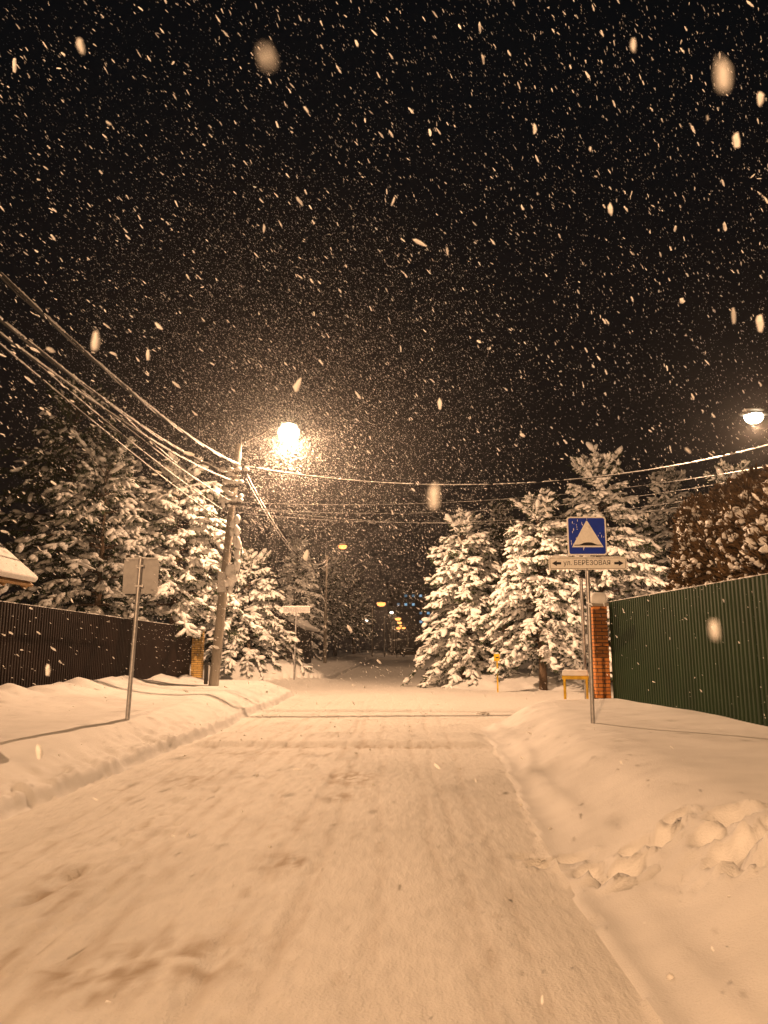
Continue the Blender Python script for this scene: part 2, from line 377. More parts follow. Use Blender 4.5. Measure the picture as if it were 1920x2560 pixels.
# ---------------------------------------------------------------- street lamps
def lamp_light(name, parent, loc, power, radius=.03):
    l = bpy.data.lights.new(name, 'POINT'); l.energy = power; l.shadow_soft_size = radius; l.color = SODIUM
    l.use_nodes = True; nt = l.node_tree; nt.nodes.clear()
    o = nt.nodes.new('ShaderNodeOutputLight'); e = nt.nodes.new('ShaderNodeEmission')
    t = nt.nodes.new('ShaderNodeTexCoord'); s = nt.nodes.new('ShaderNodeSeparateXYZ')
    # street luminaire distribution: weaker straight down, strongest at about 65 degrees, little above
    mr = nt.nodes.new('ShaderNodeFloatCurve')
    mp = nt.nodes.new('ShaderNodeMapRange'); mp.inputs[1].default_value = -1; mp.inputs[2].default_value = 1
    c = mr.mapping.curves[0]
    for (x, y) in ((0, .24), (.12, .34), (.25, .66), (.36, .84), (.44, .42), (.52, .26), (1, .22)):
        if x == 0: c.points[0].location = (0, y)
        elif x == 1: c.points[1].location = (1, y)
        else: c.points.new(x, y)
    mr.mapping.update()
    nt.links.new(t.outputs['Normal'], s.inputs[0]); nt.links.new(s.outputs[2], mp.inputs[0]); nt.links.new(mp.outputs[0], mr.inputs['Value'])
    hs = nt.nodes.new('ShaderNodeMapRange'); hs.inputs[1].default_value = -.30; hs.inputs[2].default_value = -.80; hs.inputs[3].default_value = 1; hs.inputs[4].default_value = .17
    mu = nt.nodes.new('ShaderNodeMath'); mu.operation = 'MULTIPLY'; nt.links.new(s.outputs[0], hs.inputs[0]); nt.links.new(hs.outputs[0], mu.inputs[0])
    nt.links.new(mr.outputs[0], mu.inputs[1]); nt.links.new(mu.outputs[0], e.inputs[1]); nt.links.new(e.outputs[0], o.inputs[0])
    ob = bpy.data.objects.new(name, l); ob.location = loc; linkp(ob, parent); return ob
M_glow = emis('lamp_glass_lit', (1.0, .80, .48), 14)
M_glow_far = emis('far_lamp_lit', (1.0, .34, .08), 2.5)
M_hood = mat('lamp_hood', (.2, .2, .2), .5, .4)
def street_lamp(base, head, ztop, power, label, group, big=False, lean=(0, 0), poleR=.13, glow=None, extra=0, bowl=1.0):
    bx, by, bz = base; hx, hy, hz = head
    t = empty('street_lamp', (bx, by, bz)); tag(t, label, 'street lamp', group)
    H = ztop - bz; lx, ly = lean
    MB().tube([(0, 0, -.3), (lx*.5, ly*.5, H*.5), (lx, ly, H)], [poleR, poleR*.82, poleR*.66], 10).build('pole', M_conc, t, 'auto')
    hd = Vector((hx - bx, hy - by, hz - bz)); tp = Vector((lx, ly, H - .35))
    d = Vector((hd.x - tp.x, hd.y - tp.y, 0)); dn = d.normalized()
    a = [tp, tp + Vector((0, 0, .45)) + dn*.12, tp.lerp(hd, .45) + Vector((0, 0, .32)), hd + Vector((0, 0, .10)) - dn*.5, hd + Vector((0, 0, .14))]
    MB().tube(a, .028, 8).build('arm', M_iron, t, 'auto')
    # head: flattened tapered housing + glass bowl underneath, swollen by big and bowl to stand for glare
    ang = math.atan2(dn.y, dn.x); Rz = Matrix.Rotation(ang, 3, 'Z')
    m = MB()
    ring = [(-.42, .05, .05), (-.30, .09, .08), (-.05, .15, .12), (.20, .16, .12), (.34, .10, .08), (.38, .03, .04)]
    vs = []; nseg = 12
    for (x, w, h) in ring:
        for k in range(nseg):
            q = 2*math.pi*k/nseg; z = math.sin(q)*h; z = z if z > 0 else z*.25
            vs.append(Rz @ Vector((x, math.cos(q)*w, z)) + hd + Vector((0, 0, .08)))
    fs = [(i*nseg+k, i*nseg+(k+1)%nseg, (i+1)*nseg+(k+1)%nseg, (i+1)*nseg+k) for i in range(len(ring)-1) for k in range(nseg)]
    fs += [tuple(range(nseg))[::-1], tuple((len(ring)-1)*nseg + k for k in range(nseg))]
    m.raw(vs, fs); hood = m.build('lamp_hood', M_hood, t, True)
    # snow cap on the housing
    sv, sf = inst(ICO2, frames(np.array([[dn.x, dn.y, 0.]]), np.array([[.30, .12, .06]])), np.array([[hd.x, hd.y, hd.z + .21]]), .06)
    bulk('snow_cap', sv, sf, M_snow, hood)
    s = bowl
    bw = MB(); prof = [(.02*s, -.20*s), (.10*s, -.19*s), (.17*s, -.13*s), (.20*s, -.04*s), (.19*s, .06), (.05*s, .08)] if not big else [(.02, -.33), (.15, -.30), (.26, -.20), (.31, -.05), (.29, .10), (.20, .23), (.03, .30)]
    b0 = bw.lathe(prof, 16, (0, 0, 0)); b0.v = [tuple(Rz @ Vector((v[0]*(1.12 if big else 1.35), v[1], v[2])) + hd + Vector((0, 0, -.03 if big else .03))) for v in b0.v]
    b0.build('lamp_bowl', glow or M_glow, t, True)
    if power: lamp_light('lamp_light', t, hd + Vector((0, 0, -.40 if big else -.20*s - .05)), power)
    return t
GL = 'street lamps along the left side of the road'
PB = W(532, 1724, 23.0)
L1 = W(722, 1078, 23.6); T1 = W(597, 1112, 23.0)
POLE1 = Vector((PB.x, 23.0, gz(PB.x, 23.0)))
LEAN1 = (T1.x - PB.x, 0)
lamp1 = street_lamp(POLE1, L1, T1.z, 13500, 'leaning concrete street lamp with glaring lamp and snowy cables, left at the junction', GL, lean=LEAN1, poleR=.15, bowl=1.75, big=True)
P0 = Vector((-5.4, -10.5, .5))
lamp0 = street_lamp(P0, (-3.6, -10.2, 8.9), 8.5, 17500, 'lit street lamp standing behind the photographer', GL, poleR=.14, bowl=1.0)
def far_lamp(px, py, Y, side, label, power, group=GL, bowl=1.2, poleX=None, g=None):
    h = W(px, py, Y); bx = poleX if poleX is not None else h.x - side * 1.4
    return street_lamp((bx, Y, gz(bx, Y)), h, h.z - .7, power, label, group, glow=g or M_glow_far, bowl=bowl, poleR=.14)
lamp2 = far_lamp(857, 1366, 59, 1, 'second nearest lit street lamp, its pole right of the far street-name sign', 2600, poleX=W(812, 1668, 59).x)
far_lamp(1097, 1451, 80, -1, 'lit street lamp peeking out past the left edge of the snowy spruce', 700, 'far street lamps', 1.5)
far_lamp(953, 1508, 122, 1, 'lit street lamp above and left of the cluster of distant lamps', 900, 'far street lamps', 2.6)
far_lamp(979, 1531, 150, 1, 'small white street lamp between the single lamp and the distant cluster', 800, 'far street lamps', 1.3, g=emis('far_lamp_white', (1, .9, .7), 6))
far_lamp(995, 1546, 178, 1, 'uppermost orange lamp of the distant cluster', 1500, 'far street lamps', 2.6)
far_lamp(999, 1556, 205, 1, 'second lamp from the top of the distant cluster', 800, 'far street lamps', 2.2)
far_lamp(1002, 1564, 232, 1, 'small middle lamp of the distant cluster', 0, 'far street lamps', 1.5)
far_lamp(996, 1569, 250, 1, 'lower left lamp of the distant cluster', 800, 'far street lamps', 3.0)
far_lamp(1009, 1569, 255, -1, 'lower right lamp of the distant cluster', 0, 'far street lamps', 2.5)
far_lamp(916, 1551, 150, 1, 'lone small white lamp low among the dark trees', 0, 'far street lamps', 1.2, g=emis('far_lamp_white_2', (1, .9, .7), 5))
LR = W(1884, 1044, 21)
PR = Vector((LR.x + 1.15, 21.0, gz(LR.x + 1.15, 21.0)))
for _l in lamp0.children:                 # an older, more orange lamp
    if _l.type == 'LIGHT': _l.data.color = (1.0, .555, .27)
lampR = street_lamp(PR, LR, LR.z - .25, 3600, 'white-lit street lamp reaching in from the right edge above the thuja hedge', 'street lamps of the side street', poleR=.14, bowl=.95, glow=emis('lamp_glass_white', (1, .86, .62), 30))

# hardware and snow on pole 1
def on_pole1(z):
    f = (z - POLE1.z) / (T1.z - POLE1.z); return Vector((POLE1.x + LEAN1[0]*f, 23.0, z))
m = MB(); sn = []
for (z, w) in ((T1.z - .95, .8), (T1.z - 1.35, .5), (T1.z - 1.9, .6)):
    p = on_pole1(z) - POLE1
    m.box((p.x, p.y - .17, p.z), (w, .06, .07))
    for k in (-.45, -.15, .15, .45):
        m.lathe([(.02, 0), (.035, .03), (.035, .10), (.015, .12)], 8, (p.x + k*w, p.y - .17, p.z + .035))
        sn.append((p.x + k*w, p.y - .17, p.z + .13, .10, .09, .07))
m.build('crossarm', M_iron, lamp1, 'auto')
rs = random.Random(3)
m = MB()
for (z, s) in ((T1.z - 2.6, 1), (T1.z - 3.3, 1), (T1.z - 3.9, 1), (T1.z - 4.4, 1)):
    p = on_pole1(z) - POLE1
    for k in range(3):
        c = Vector((p.x + .22 + .05*k, p.y - .12, p.z)); r = .17 + .03*k
        m.tube([c + Vector((r*.6*math.cos(a), .04*math.sin(a*2), r*math.sin(a))) for a in [i*math.pi/8 for i in range(17)]], .012, 6, False)
m.build('cable_coil', M_cable, lamp1, True)
for z0, n, sx in ((T1.z - 2.55, 5, .10), (T1.z - 3.2, 4, .09), (T1.z - 3.85, 8, .10), (T1.z - 4.3, 7, .09)):
    for i in range(n):
        p = on_pole1(z0 + rs.uniform(-.25, .2)) - POLE1
        sn.append((p.x + rs.uniform(.1, .38), p.y - .14 + rs.uniform(-.08, .05), p.z, rs.uniform(.06, .11), .08, rs.uniform(.10, .20)))
for i in range(14):
    p = on_pole1(T1.z - rs.uniform(.7, 2.1)) - POLE1
    sn.append((p.x + rs.uniform(-.35, .3), p.y - .16, p.z, rs.uniform(.05, .12), .07, rs.uniform(.05, .1)))
sn = np.array(sn); mm = np.zeros((len(sn), 3, 3)); mm[:,0,0] = sn[:,3]; mm[:,1,1] = sn[:,4]; mm[:,2,2] = sn[:,5]
bulk('clinging_snow', *inst(ICO2, mm, sn[:, :3], .12), M_snow, lamp1)
# ground wire / conduit and low box at foot of pole 1
m = MB(); p = on_pole1(2.0) - POLE1
m.box((-.2, -.05, .32), (.10, .10, .55)).box((-.2, -.05, .62), (.16, .14, .06)).build('junction_post', M_iron, lamp1, bevel=.01)
p1, p2 = on_pole1(3.2) - POLE1, on_pole1(3.9) - POLE1
m = MB().box(((p1.x+p2.x)/2 - .03, -.165, (p1.z+p2.z)/2), (.26, .03, .62)); m.build('notice_board', M_galv, lamp1, bevel=.01)
p = on_pole1(T1.z - .5) - POLE1
MB().tube([p + Vector((.13, -.08, .75)), p + Vector((.12, -.08, 0)), on_pole1(T1.z-2.6) - POLE1 + Vector((.13, -.12, 0))], .02, 6).build('conduit', M_galv, lamp1, True)

# ---------------------------------------------------------------- overhead wires
def wire(a, b, sag, rad, snow, label, group, name='overhead_wire', n=60, twist=0, seed=0, cat='wire'):
    a, b = Vector(a), Vector(b); r = random.Random(seed)
    pts = []
    for i in range(n + 1):
        t = i / n; p = a.lerp(b, t); p.z -= sag * 4 * t * (1 - t)
        p += Vector((r.uniform(-1, 1), 0, r.uniform(-1, 1))) * .006
        pts.append(p)
    o = a.copy(); m = MB()
    if twist:
        for ph in range(2):
            m.tube([p - o + Vector((math.cos(i*twist + ph*math.pi), 0, math.sin(i*twist + ph*math.pi))) * rad * .8 for i, p in enumerate(pts)], rad * .7, 6)
    else: m.tube([p - o for p in pts], rad, 6)
    w = m.build(name, M_cable, None, True); w.location = o; tag(w, label, cat, group)
    if snow:   # lumpy ridge of snow riding on the wire
        N = int((b - a).length / .11); t = (np.arange(N) + rng.rand(N)*.6) / N; keep = rng.rand(N) > .06; t = t[keep]
        A, B = np.array(a), np.array(b); P = A + (B - A) * t[:, None]; P[:, 2] -= sag*4*t*(1 - t); P[:, 2] += rad + snow*.3
        S = np.stack([rng.uniform(.07, .12, len(t)), snow * rng.uniform(.6, 1.05, len(t)), snow * rng.uniform(.7, 1.25, len(t))], -1)
        bulk('wire_snow', *inst(ICO1, frames(np.tile(B - A, (len(t), 1)), S), P - A, .15), M_snow, w)
    return w
G1 = 'snow-laden wires running back along the left side'
pt = lambda dz, dx=0: on_pole1(T1.z - dz) + Vector((dx, -.2, .1))
z0 = 7.75
wire(pt(.80, .15), (-4.55, -10.5, 7.75), 1.45, .022, .029, 'upper thick twisted cable from the lamp pole to the top left', G1, twist=.9, seed=1)
wire(pt(1.05, -.2), (-5.3, -10.5, 7.85), 1.45, .022, .029, 'lower thick twisted cable from the lamp pole to the left edge', G1, twist=.9, seed=2)
wire(pt(1.30, .0), (-5.6, -10.5, 7.55), 1.35, .014, .024, 'snowy wire hanging just under the lower thick cable', G1, seed=3)
thin = [(1.75, -.3, -6.3, 7.9, 1.35, 'uppermost of the thin bare wires fanning left from the pole'),
        (1.9, -.05, -6.5, 7.8, 1.5, 'second of the thin bare wires fanning left from the pole'),
        (2.2, -.2, -6.9, 7.7, 1.4, 'third of the thin bare wires fanning left from the pole'),
        (2.6, -.1, -7.6, 7.5, 1.45, 'lowest thin bare wire fanning left from the pole')]
_a, _b = pt(1.05, -.2), Vector((-5.3, -10.5, 7.85))
for i, (dz, dx, xb, zb, sg, lb) in enumerate(thin):
    tt_ = .26 + .06*i; pj = _a.lerp(_b, tt_); pj.z -= 1.45*4*tt_*(1 - tt_) + .04 + .03*i; pj.x -= .05*i
    wire(pt(dz, dx), pj, .10, .009, .016, lb, 'thin wires fanning left from the pole', seed=10 + i)
G2 = 'wires crossing the road to the right'
PRt = Vector((PR.x, 20.6, 0))
eR = W(1925, 1106, 22.9)
wire(pt(.82, .3) + Vector((0, .12, 0)), (eR.x + .6, 23.0, eR.z + .1), .95, .014, .018, 'bright snow-covered wire crossing the road beneath the lamp', G2, seed=20)
for i, (dz, zz, yb, lb) in enumerate([(1.95, -.75, 22.2, 'thin snowy wire crossing the road low, top of its bundle'), (2.12, -1.0, 22.0, 'thin snowy wire crossing the road low, middle of its bundle'),
                                  (2.25, -1.2, 22.6, 'thin snowy wire crossing the road low, bottom of its bundle'), (2.05, -1.45, 21.9, 'thin wire crossing the road and passing before the right spruces')]):
    wire(pt(dz, .1), (PR.x + 1.2, yb, eR.z + zz + .12), .55 + .12*i, .005, .005, lb, G2, seed=21 + i)
P2 = lamp2.location; t2 = 8.25
G3 = 'wires running on to the next pole'
wire(pt(.95, .3), (P2.x, 58.9, t2), 1.3, .022, .032, 'thick snowy cable running on to the next lamp pole, upper', G3, twist=.9, seed=30)
wire(pt(1.25, .4), (P2.x + .1, 58.9, t2 - .25), 1.25, .014, .018, 'snowy cable running on to the next lamp pole, lower', G3, seed=31)

# ---------------------------------------------------------------- signs
def rrect(w, h, r, n=6, cx=0, cz=0):
    out = []
    for (sx, sz, a0) in ((1, 1, 0), (-1, 1, 90), (-1, -1, 180), (1, -1, 270)):
        for k in range(n + 1):
            a = R(a0 + 90*k/n); out.append((cx + sx*(w/2 - r) + r*math.cos(a), cz + sz*(h/2 - r) + r*math.sin(a)))
    return out
def text_mesh(s, size, m, parent, loc, name='lettering', sx=1.0):
    cu = bpy.data.curves.new(name, 'FONT'); cu.body = s; cu.size = size; cu.align_x = 'CENTER'; cu.align_y = 'CENTER'; cu.extrude = .0008
    tmp = bpy.data.objects.new('tmp', cu); scene.collection.objects.link(tmp)
    bpy.context.view_layer.update(); dg = bpy.context.evaluated_depsgraph_get()
    me = bpy.data.meshes.new_from_object(tmp.evaluated_get(dg)); bpy.data.objects.remove(tmp)
    me.materials.clear(); me.materials.append(m)
    o = bpy.data.objects.new(name, me); o.location = loc; o.rotation_euler = (R(90), 0, 0); o.scale = (sx, 1, 1); return linkp(o, parent)
def clumps(name, parent, P, S, jitter=.1, m=None):
    P = np.array(P, float); S = np.array(S, float); mm = np.zeros((len(P), 3, 3))
    for i in range(3): mm[:, i, i] = S[:, i]
    return bulk(name, *inst(ICO2, mm, P, jitter), m or M_snow, parent)
def post(t, H, r, lean=(0, 0)):
    return MB().tube([(0, 0, -.3), (lean[0], lean[1], H)], r, 14).build('post', M_galv, t, 'auto')
# right-hand sign: speed bump symbol over street-name plate
SY = 11.8; sb = W(1481, 1796, SY); sx0 = sb.x
t = empty('road_sign', (sx0, SY, gz(sx0, SY))); tag(t, 'blue speed-bump sign above a street-name plate on a grey post in the right verge', 'road sign')
S = W(1465, 1341, SY); top_z = W(1466, 1290, SY).z - t.location.z
cz = S.z - t.location.z; cxs = S.x - sx0; lnx = cxs * 1.08
post(t, top_z - .02, .031, (lnx, 0))
pl = MB().prism(rrect(.60, .60, .045, 6, cxs, cz), -.052, -.046).build('sign_plate', M_white, t)
MB().prism(rrect(.555, .555, .03, 6, cxs, cz), -.0560, -.0530).build('blue_field', M_blue, pl)
q = .555
MB().prism([(cxs - .235, cz - .175), (cxs + .245, cz - .175), (cxs + .012, cz + .235), (cxs - .004, cz + .235)], -.0600, -.0570).build('triangle', M_white, pl)
hump = [(-.20, -.15)] + [(-.20, -.138)] + [(-.125, -.136), (-.095, -.127), (-.06, -.110), (-.02, -.102), (.02, -.101), (.06, -.103), (.09, -.112), (.125, -.128), (.15, -.137)] + [(.215, -.138), (.215, -.15)]
MB().prism([(cxs + a, cz + b) for a, b in hump], -.0640, -.0610).build('bump_symbol', M_black, pl)
# street name plate
N2 = W(1467, 1409, SY); nz = N2.z - t.location.z; nx2 = N2.x - sx0
npl = MB().prism(rrect(1.185, .195, .022, 5, nx2, nz), -.052, -.046).build('name_plate', M_white, t)
o1 = rrect(1.150, .165, .024, 5, nx2, nz); i1 = rrect(1.140, .155, .020, 5, nx2, nz)
m = MB(); n = len(o1)
for y in (-.0555, -.0530):
    for (a, b) in o1 + i1: m.v.append((a, y, b))
for k in range(n):
    k2 = (k + 1) % n
    m.f += [(k, k2, n + k2, n + k), (2*n + k, 3*n + k, 3*n + k2, 2*n + k2), (k, 2*n + k, 2*n + k2, k2), (n + k, n + k2, 3*n + k2, 3*n + k)]
m.build('border_line', M_black, npl)
for s, nm in ((-1, 'arrow'), (1, 'arrow')):
    ac = nx2 + s * .475
    MB().prism([(ac + s*a, nz + b) for a, b in ((-.072, -.018), (-.072, .018), (-.005, .018), (-.005, .042), (.068, 0), (-.005, -.042), (-.005, -.018))], -.0570, -.0530).build('arrow', M_black, npl)
text_mesh('ул. БЕРЕЗОВАЯ', .104, M_black, npl, (nx2 - .010, -.0545, nz + .004), 'lettering', .93)
for zc in (cz + .18, cz - .18, nz):
    MB().box((lnx*.9, -.03, zc), (.10, .035, .035)).build('clamp', M_galv, t)
clumps('snow_cap', t, [(cxs + .0, -.03, cz + .305), (cxs - .02, -.03, nz + .105), (nx2 - .46, -.035, nz + .10), (nx2 - .40, -.035, nz + .10), (nx2+.3, -.035, nz+.098), (nx2+.42, -.035, nz+.098)],
       [(.05, .04, .035), (.05, .04, .03), (.09, .03, .03), (.10, .03, .018), (.12, .03, .006), (.12, .03, .008)])
rs = random.Random(8)   # wet snow stuck to the blue face
P = []; Sz = []
for i in range(26):
    u, v = rs.uniform(-.25, .25), rs.uniform(-.26, .26)
    if abs(u) < .26*(.26 - v)/.5 and v > -.17: continue
    P.append((cxs + u, -.058, cz + v)); Sz.append((rs.uniform(.003, .007), .002, rs.uniform(.010, .026)))
clumps('stuck_snow', t, P, Sz)
# left-hand sign seen from the back
LY = 12.9; lb = W(318, 1785, LY); lx0 = lb.x
t = empty('road_sign', (lx0, LY, gz(lx0, LY))); tag(t, 'square road sign seen from its plain grey back on a leaning post, left verge', 'road sign')
S = W(350, 1440, LY); cz = S.z - t.location.z; cxs = S.x - lx0
MB().tube([(0, 0, -.3), (cxs*1.0, 0, cz + .30)], .036, 14).build('post', M_galv, t, 'auto')
m = MB().prism(rrect(.60, .60, .05, 6, cxs, cz), .045, .050)
m.box((cxs, .040, cz - .285), (.50, .024, .018)).box((cxs, .040, cz + .285), (.50, .024, .018))
m.build('sign_plate', M_plateback, t)
for dz in (.17, -.17): MB().box((cxs*.97, .0, cz + dz), (.13, .09, .03)).build('clamp', M_galv, t)
clumps('snow_cap', t, [(cxs + a, .03, cz + .305) for a in (-.22, -.1, .0, .1, .22)], [(.08, .03, .012)]*5)
# far street-name sign
FY = 35.0; fb = W(735, 1677, FY); fx0 = fb.x
t = empty('street_name_sign', (fx0, FY, gz(fx0, FY))); tag(t, 'small pale street-name sign on a thin post beyond the junction, left', 'street sign')
S = W(738, 1524, FY); cz = S.z - t.location.z
MB().tube([(0, 0, -.4), (.05, 0, cz)], .035, 10).build('post', M_galv, t, 'auto')
m = MB().prism(rrect(1.24, .26, .02, 3, .05, cz), .04, .05); pb = m.build('sign_plate', M_plateback, t)
m = MB().box((.05, .025, cz + .118), (1.24, .03, .024)).box((.05, .025, cz - .118), (1.24, .03, .024)).box((-.558, .025, cz), (.024, .03, .21)).box((.658, .025, cz), (.024, .03, .21))
m.build('rim', M_white, pb)
clumps('snow_cap', t, [(.05 + a, .04, cz + .15) for a in (-.45, -.2, .05, .3, .5)], [(.2, .04, .03)]*5)
# plain post behind the right sign
py0 = 17.8; bp = W(1466, 1741, py0)
t = empty('metal_post', (bp.x, py0, gz(bp.x, py0))); tag(t, 'plain grey metal post standing just behind the blue sign post', 'post')
tp = W(1452, 1445, py0); H = tp.z - t.location.z
MB().tube([(0, 0, -.3), (tp.x - bp.x, 0, H)], .04, 12).build('post', M_galv, t, 'auto')
MB().lathe([(.045, 0), (.045, .03), (.02, .045)], 12, (tp.x - bp.x, 0, H)).build('post_cap', M_iron, t)

# ---------------------------------------------------------------- fences, pillars
def corrugated(name_, A, B, zb, zt, pitch, depth, m, label, cap=True, panel=2.4, seamcol=None, group=None, flip=1):
    """profiled sheet fence from A to B (x,y); zb, zt functions of t"""
    A = Vector(A); B = Vector(B); L = (B - A).length; d = (B - A) / L; nrm = Vector((-d.y, d.x)) * flip
    f = empty(name_, (A.x, A.y, 0)); tag(f, label, 'fence', group)
    npan = int(math.ceil(L / panel))
    for k in range(npan):
        s0 = k*panel; s1 = min(L, s0 + panel - .004); mb = MB(); s = s0; cols = []
        prof = [(0, 0), (.32, 0), (.45, 1), (.87, 1), (1, 0)]
        while s < s1 - 1e-4:
            for (u, h) in prof[:-1]:
                q = s + u*pitch
                if q <= s1: cols.append((q, h*depth))
            s += pitch
        cols.append((s1, 0)); nrow = 2
        n = len(cols); off = .003 * (k % 2)
        for th in (0, .004):
            for (q, h) in cols:
                t_ = q / L
                for z in (zb(t_), zt(t_)):
                    mb.v.append((d.x*q + nrm.x*(h + th + off), d.y*q + nrm.y*(h + th + off), z))
        for i in range(n - 1):
            a = 2*i; mb.f.append((a, a+2, a+3, a+1)); b = 2*n + 2*i; mb.f.append((b, b+1, b+3, b+2))
            mb.f.append((a+1, a+3, b+3, b+1))
        mb.f.append((0, 1, 2*n+1, 2*n)); mb.f.append((2*n-2, 4*n-2, 4*n-1, 2*n-1))
        mb.build('sheet_panel', m, f)
    mb = MB()
    for fr in (.2, .85):
        pts = [Vector((d.x*q - nrm.x*.03, d.y*q - nrm.y*.03, zb(q/L) + fr*(zt(q/L) - zb(q/L)))) for q in np.linspace(0, L, 8)]
        mb.tube(pts, .02, 4)
    mb.build('rail', M_iron, f)
    if cap:
        N = int(L/.09); tt = (np.arange(N) + .5)/N
        P = np.stack([d.x*L*tt + nrm.x*.02, d.y*L*tt + nrm.y*.02, np.array([zt(u) for u in tt]) + .006], -1)
        S = np.stack([rng.uniform(.05, .09, N), rng.uniform(.010, .018, N), rng.uniform(.003, .014, N)], -1)
        bulk('snow_ridge', *inst(ICO1, frames(np.tile([d.x, d.y, 0.], (N, 1)), S), P, .15), M_snow, f)
    return f
PY = 16.9; pr = W(1512, 1736, PY); PX = pr.x
FX1 = W(1920, 1817, 10.4).x
ztop_r = W(1534, 1506, PY).z
dxy = (FX1 - PX) / (10.4 - PY)
nearY = -4.0
corrugated('corrugated_fence', (PX + .16, PY - .1), (PX + .16 + dxy*(nearY - PY), nearY), lambda t: .1, lambda t: ztop_r - .02*t, .115, .022, M_green,
           'tall dark green corrugated metal fence along the right verge', flip=-1, panel=3.0)
def pillar(x, y, z0, z1, w, m, label, snowh, capm=None):
    t = empty('brick_pillar', (x, y, z0)); tag(t, label, 'pillar')
    MB().box((0, 0, (z1 - z0)/2 - .3), (w, w, z1 - z0 + .6)).build('brick_shaft', m, t, bevel=.006)
    MB().raw(*pyr(w*1.22, .05, .05, z1 - z0)).build('cap_stone', M_conc, t)
    # rounded loaf of snow
    vs, fs = [], []; n = 20; ringz = [(1.0, 0), (1.06, .25), (1.05, .55), (.93, .80), (.70, .94), (.35, 1.0), (.05, 1.01)]
    hw = w*.60
    for (s, h) in ringz:
        for k in range(n):
            a = 2*math.pi*k/n; c, sn_ = math.cos(a), math.sin(a); e = .55
            vs.append((hw*s*math.copysign(abs(c)**e, c)*(1 + .03*math.sin(3*a)), hw*s*math.copysign(abs(sn_)**e, sn_), z1 - z0 + .05 + h*snowh))
    for i in range(len(ringz)-1):
        for k in range(n): fs.append((i*n+k, i*n+(k+1)%n, (i+1)*n+(k+1)%n, (i+1)*n+k))
    fs += [tuple(range(n))[::-1], tuple((len(ringz)-1)*n + k for k in range(n))]
    MB().raw(vs, fs).build('snow_cap', M_snow, t, True)
    return t
def pyr(w, h1, h2, z):
    a = w/2; b = w*.2
    vs = [(-a,-a,z),(a,-a,z),(a,a,z),(-a,a,z),(-a,-a,z+h1),(a,-a,z+h1),(a,a,z+h1),(-a,a,z+h1),(-b,-b,z+h1+h2),(b,-b,z+h1+h2),(b,b,z+h1+h2),(-b,b,z+h1+h2)]
    return vs, [(3,2,1,0),(0,1,5,4),(1,2,6,5),(2,3,7,6),(3,0,4,7),(4,5,9,8),(5,6,10,9),(6,7,11,10),(7,4,8,11),(8,9,10,11)]
pillar(PX - .03, PY + .12, gz(PX, PY) , W(1520, 1515, PY).z, .31, M_brick, 'orange-red brick pillar with a rounded snow cap ending the green fence', .25)
# left brown fence
LFx = -7.65; LFe = W(492, 1690, 28.5)
corrugated('corrugated_fence', (LFe.x - .25, 28.4), (LFx, 6.0), lambda t: .2, lambda t: 2.35 + .22*t, .115, .022, M_brown,
           'long dark brown corrugated metal fence along the left verge', flip=1, panel=3.0)
pillar(LFe.x, 28.5, gz(LFe.x, 28.5), W(495, 1578, 28.5).z, .36, M_ybrick, 'yellow brick pillar at the far end of the brown fence', .14)

# gate canopy at the left edge
E = W(80, 1468, 13.6)
t = empty('gate_canopy', (E.x, 13.6, 0)); tag(t, 'small gabled wooden gate canopy under thick snow at the left edge', 'gate canopy')
run = 1.35; ang = math.atan2(W(0, 1396, 13.6).z - E.z, E.x - W(0, 1396, 13.6).x)
rise = run*math.tan(ang)
def slab(x0, z0_, x1, z1_, th, y0, y1):
    nx_, nz_ = -(z1_ - z0_), (x1 - x0); l = math.hypot(nx_, nz_); nx_, nz_ = nx_/l*th, nz_/l*th
    if nz_ < 0: nx_, nz_ = -nx_, -nz_
    return [(x0, z0_), (x1, z1_), (x1 + nx_, z1_ + nz_), (x0 + nx_, z0_ + nz_)]
for side in (1, -1):
    x0 = 0 if side == 1 else -2*run; x1 = -run
    o_ = slab(x0, E.z, x1, E.z + rise, .05, 0, 0); MB().prism(o_, -2.6, 0).build('roof_panel', M_wood, t)
    o2 = slab(x0 + side*.03, E.z + .07, x1, E.z + rise + .09, .13, 0, 0)
    MB().prism(o2, -2.65, .05).build('roof_snow', M_snow, t, bevel=.05, seg=3)
    for k in range(4):
        oo = slab(x0 - side*.06, E.z - .045, x1, E.z + rise - .10, .06, 0, 0); MB().prism(oo, -.1 - k*.75, -.17 - k*.75).build('rafter', M_wood, t)
for (a, b) in ((-1.06, -.45), (-1.06, -2.3)):
    MB().box((a, b, (E.z + .6)/2), (.14, .14, E.z + .6)).build('post', M_wood, t, bevel=.01)
MB().box((-1.06, -1.3, E.z + .55), (.12, 2.5, .14)).build('beam', M_wood, t, bevel=.01)

# yellow gas stand (table-like frame with snow) and yellow marker post
TY = 17.55; tb = W(1441, 1752, TY); tz = gz(tb.x, TY)
t = empty('steel_stand', (tb.x, TY, tz), R(-14)); tag(t, 'low yellow four-legged steel stand topped with a slab of snow, beside the brick pillar', 'stand')
hh = W(1441, 1694, TY).z - tz
for (a, b) in ((-.24, -.17), (.24, -.17), (-.24, .17), (.24, .17)):
    MB().box((a, b, hh/2 - .15), (.045, .045, hh + .3)).build('leg', M_yellow, t, bevel=.004)
m = MB().box((0, -.195, hh), (.57, .03, .06)).box((0, .195, hh), (.57, .03, .06)).box((-.27, 0, hh), (.03, .36, .06)).box((.27, 0, hh), (.03, .36, .06))
m.build('frame', M_yellow, t, bevel=.003)
MB().box((0, 0, hh + .036), (.56, .42, .012)).build('top_plate', M_yellow, t)
MB().box((0, 0, hh + .105), (.55, .42, .125)).build('snow_slab', M_snow, t, 'auto', bevel=.035, seg=4)
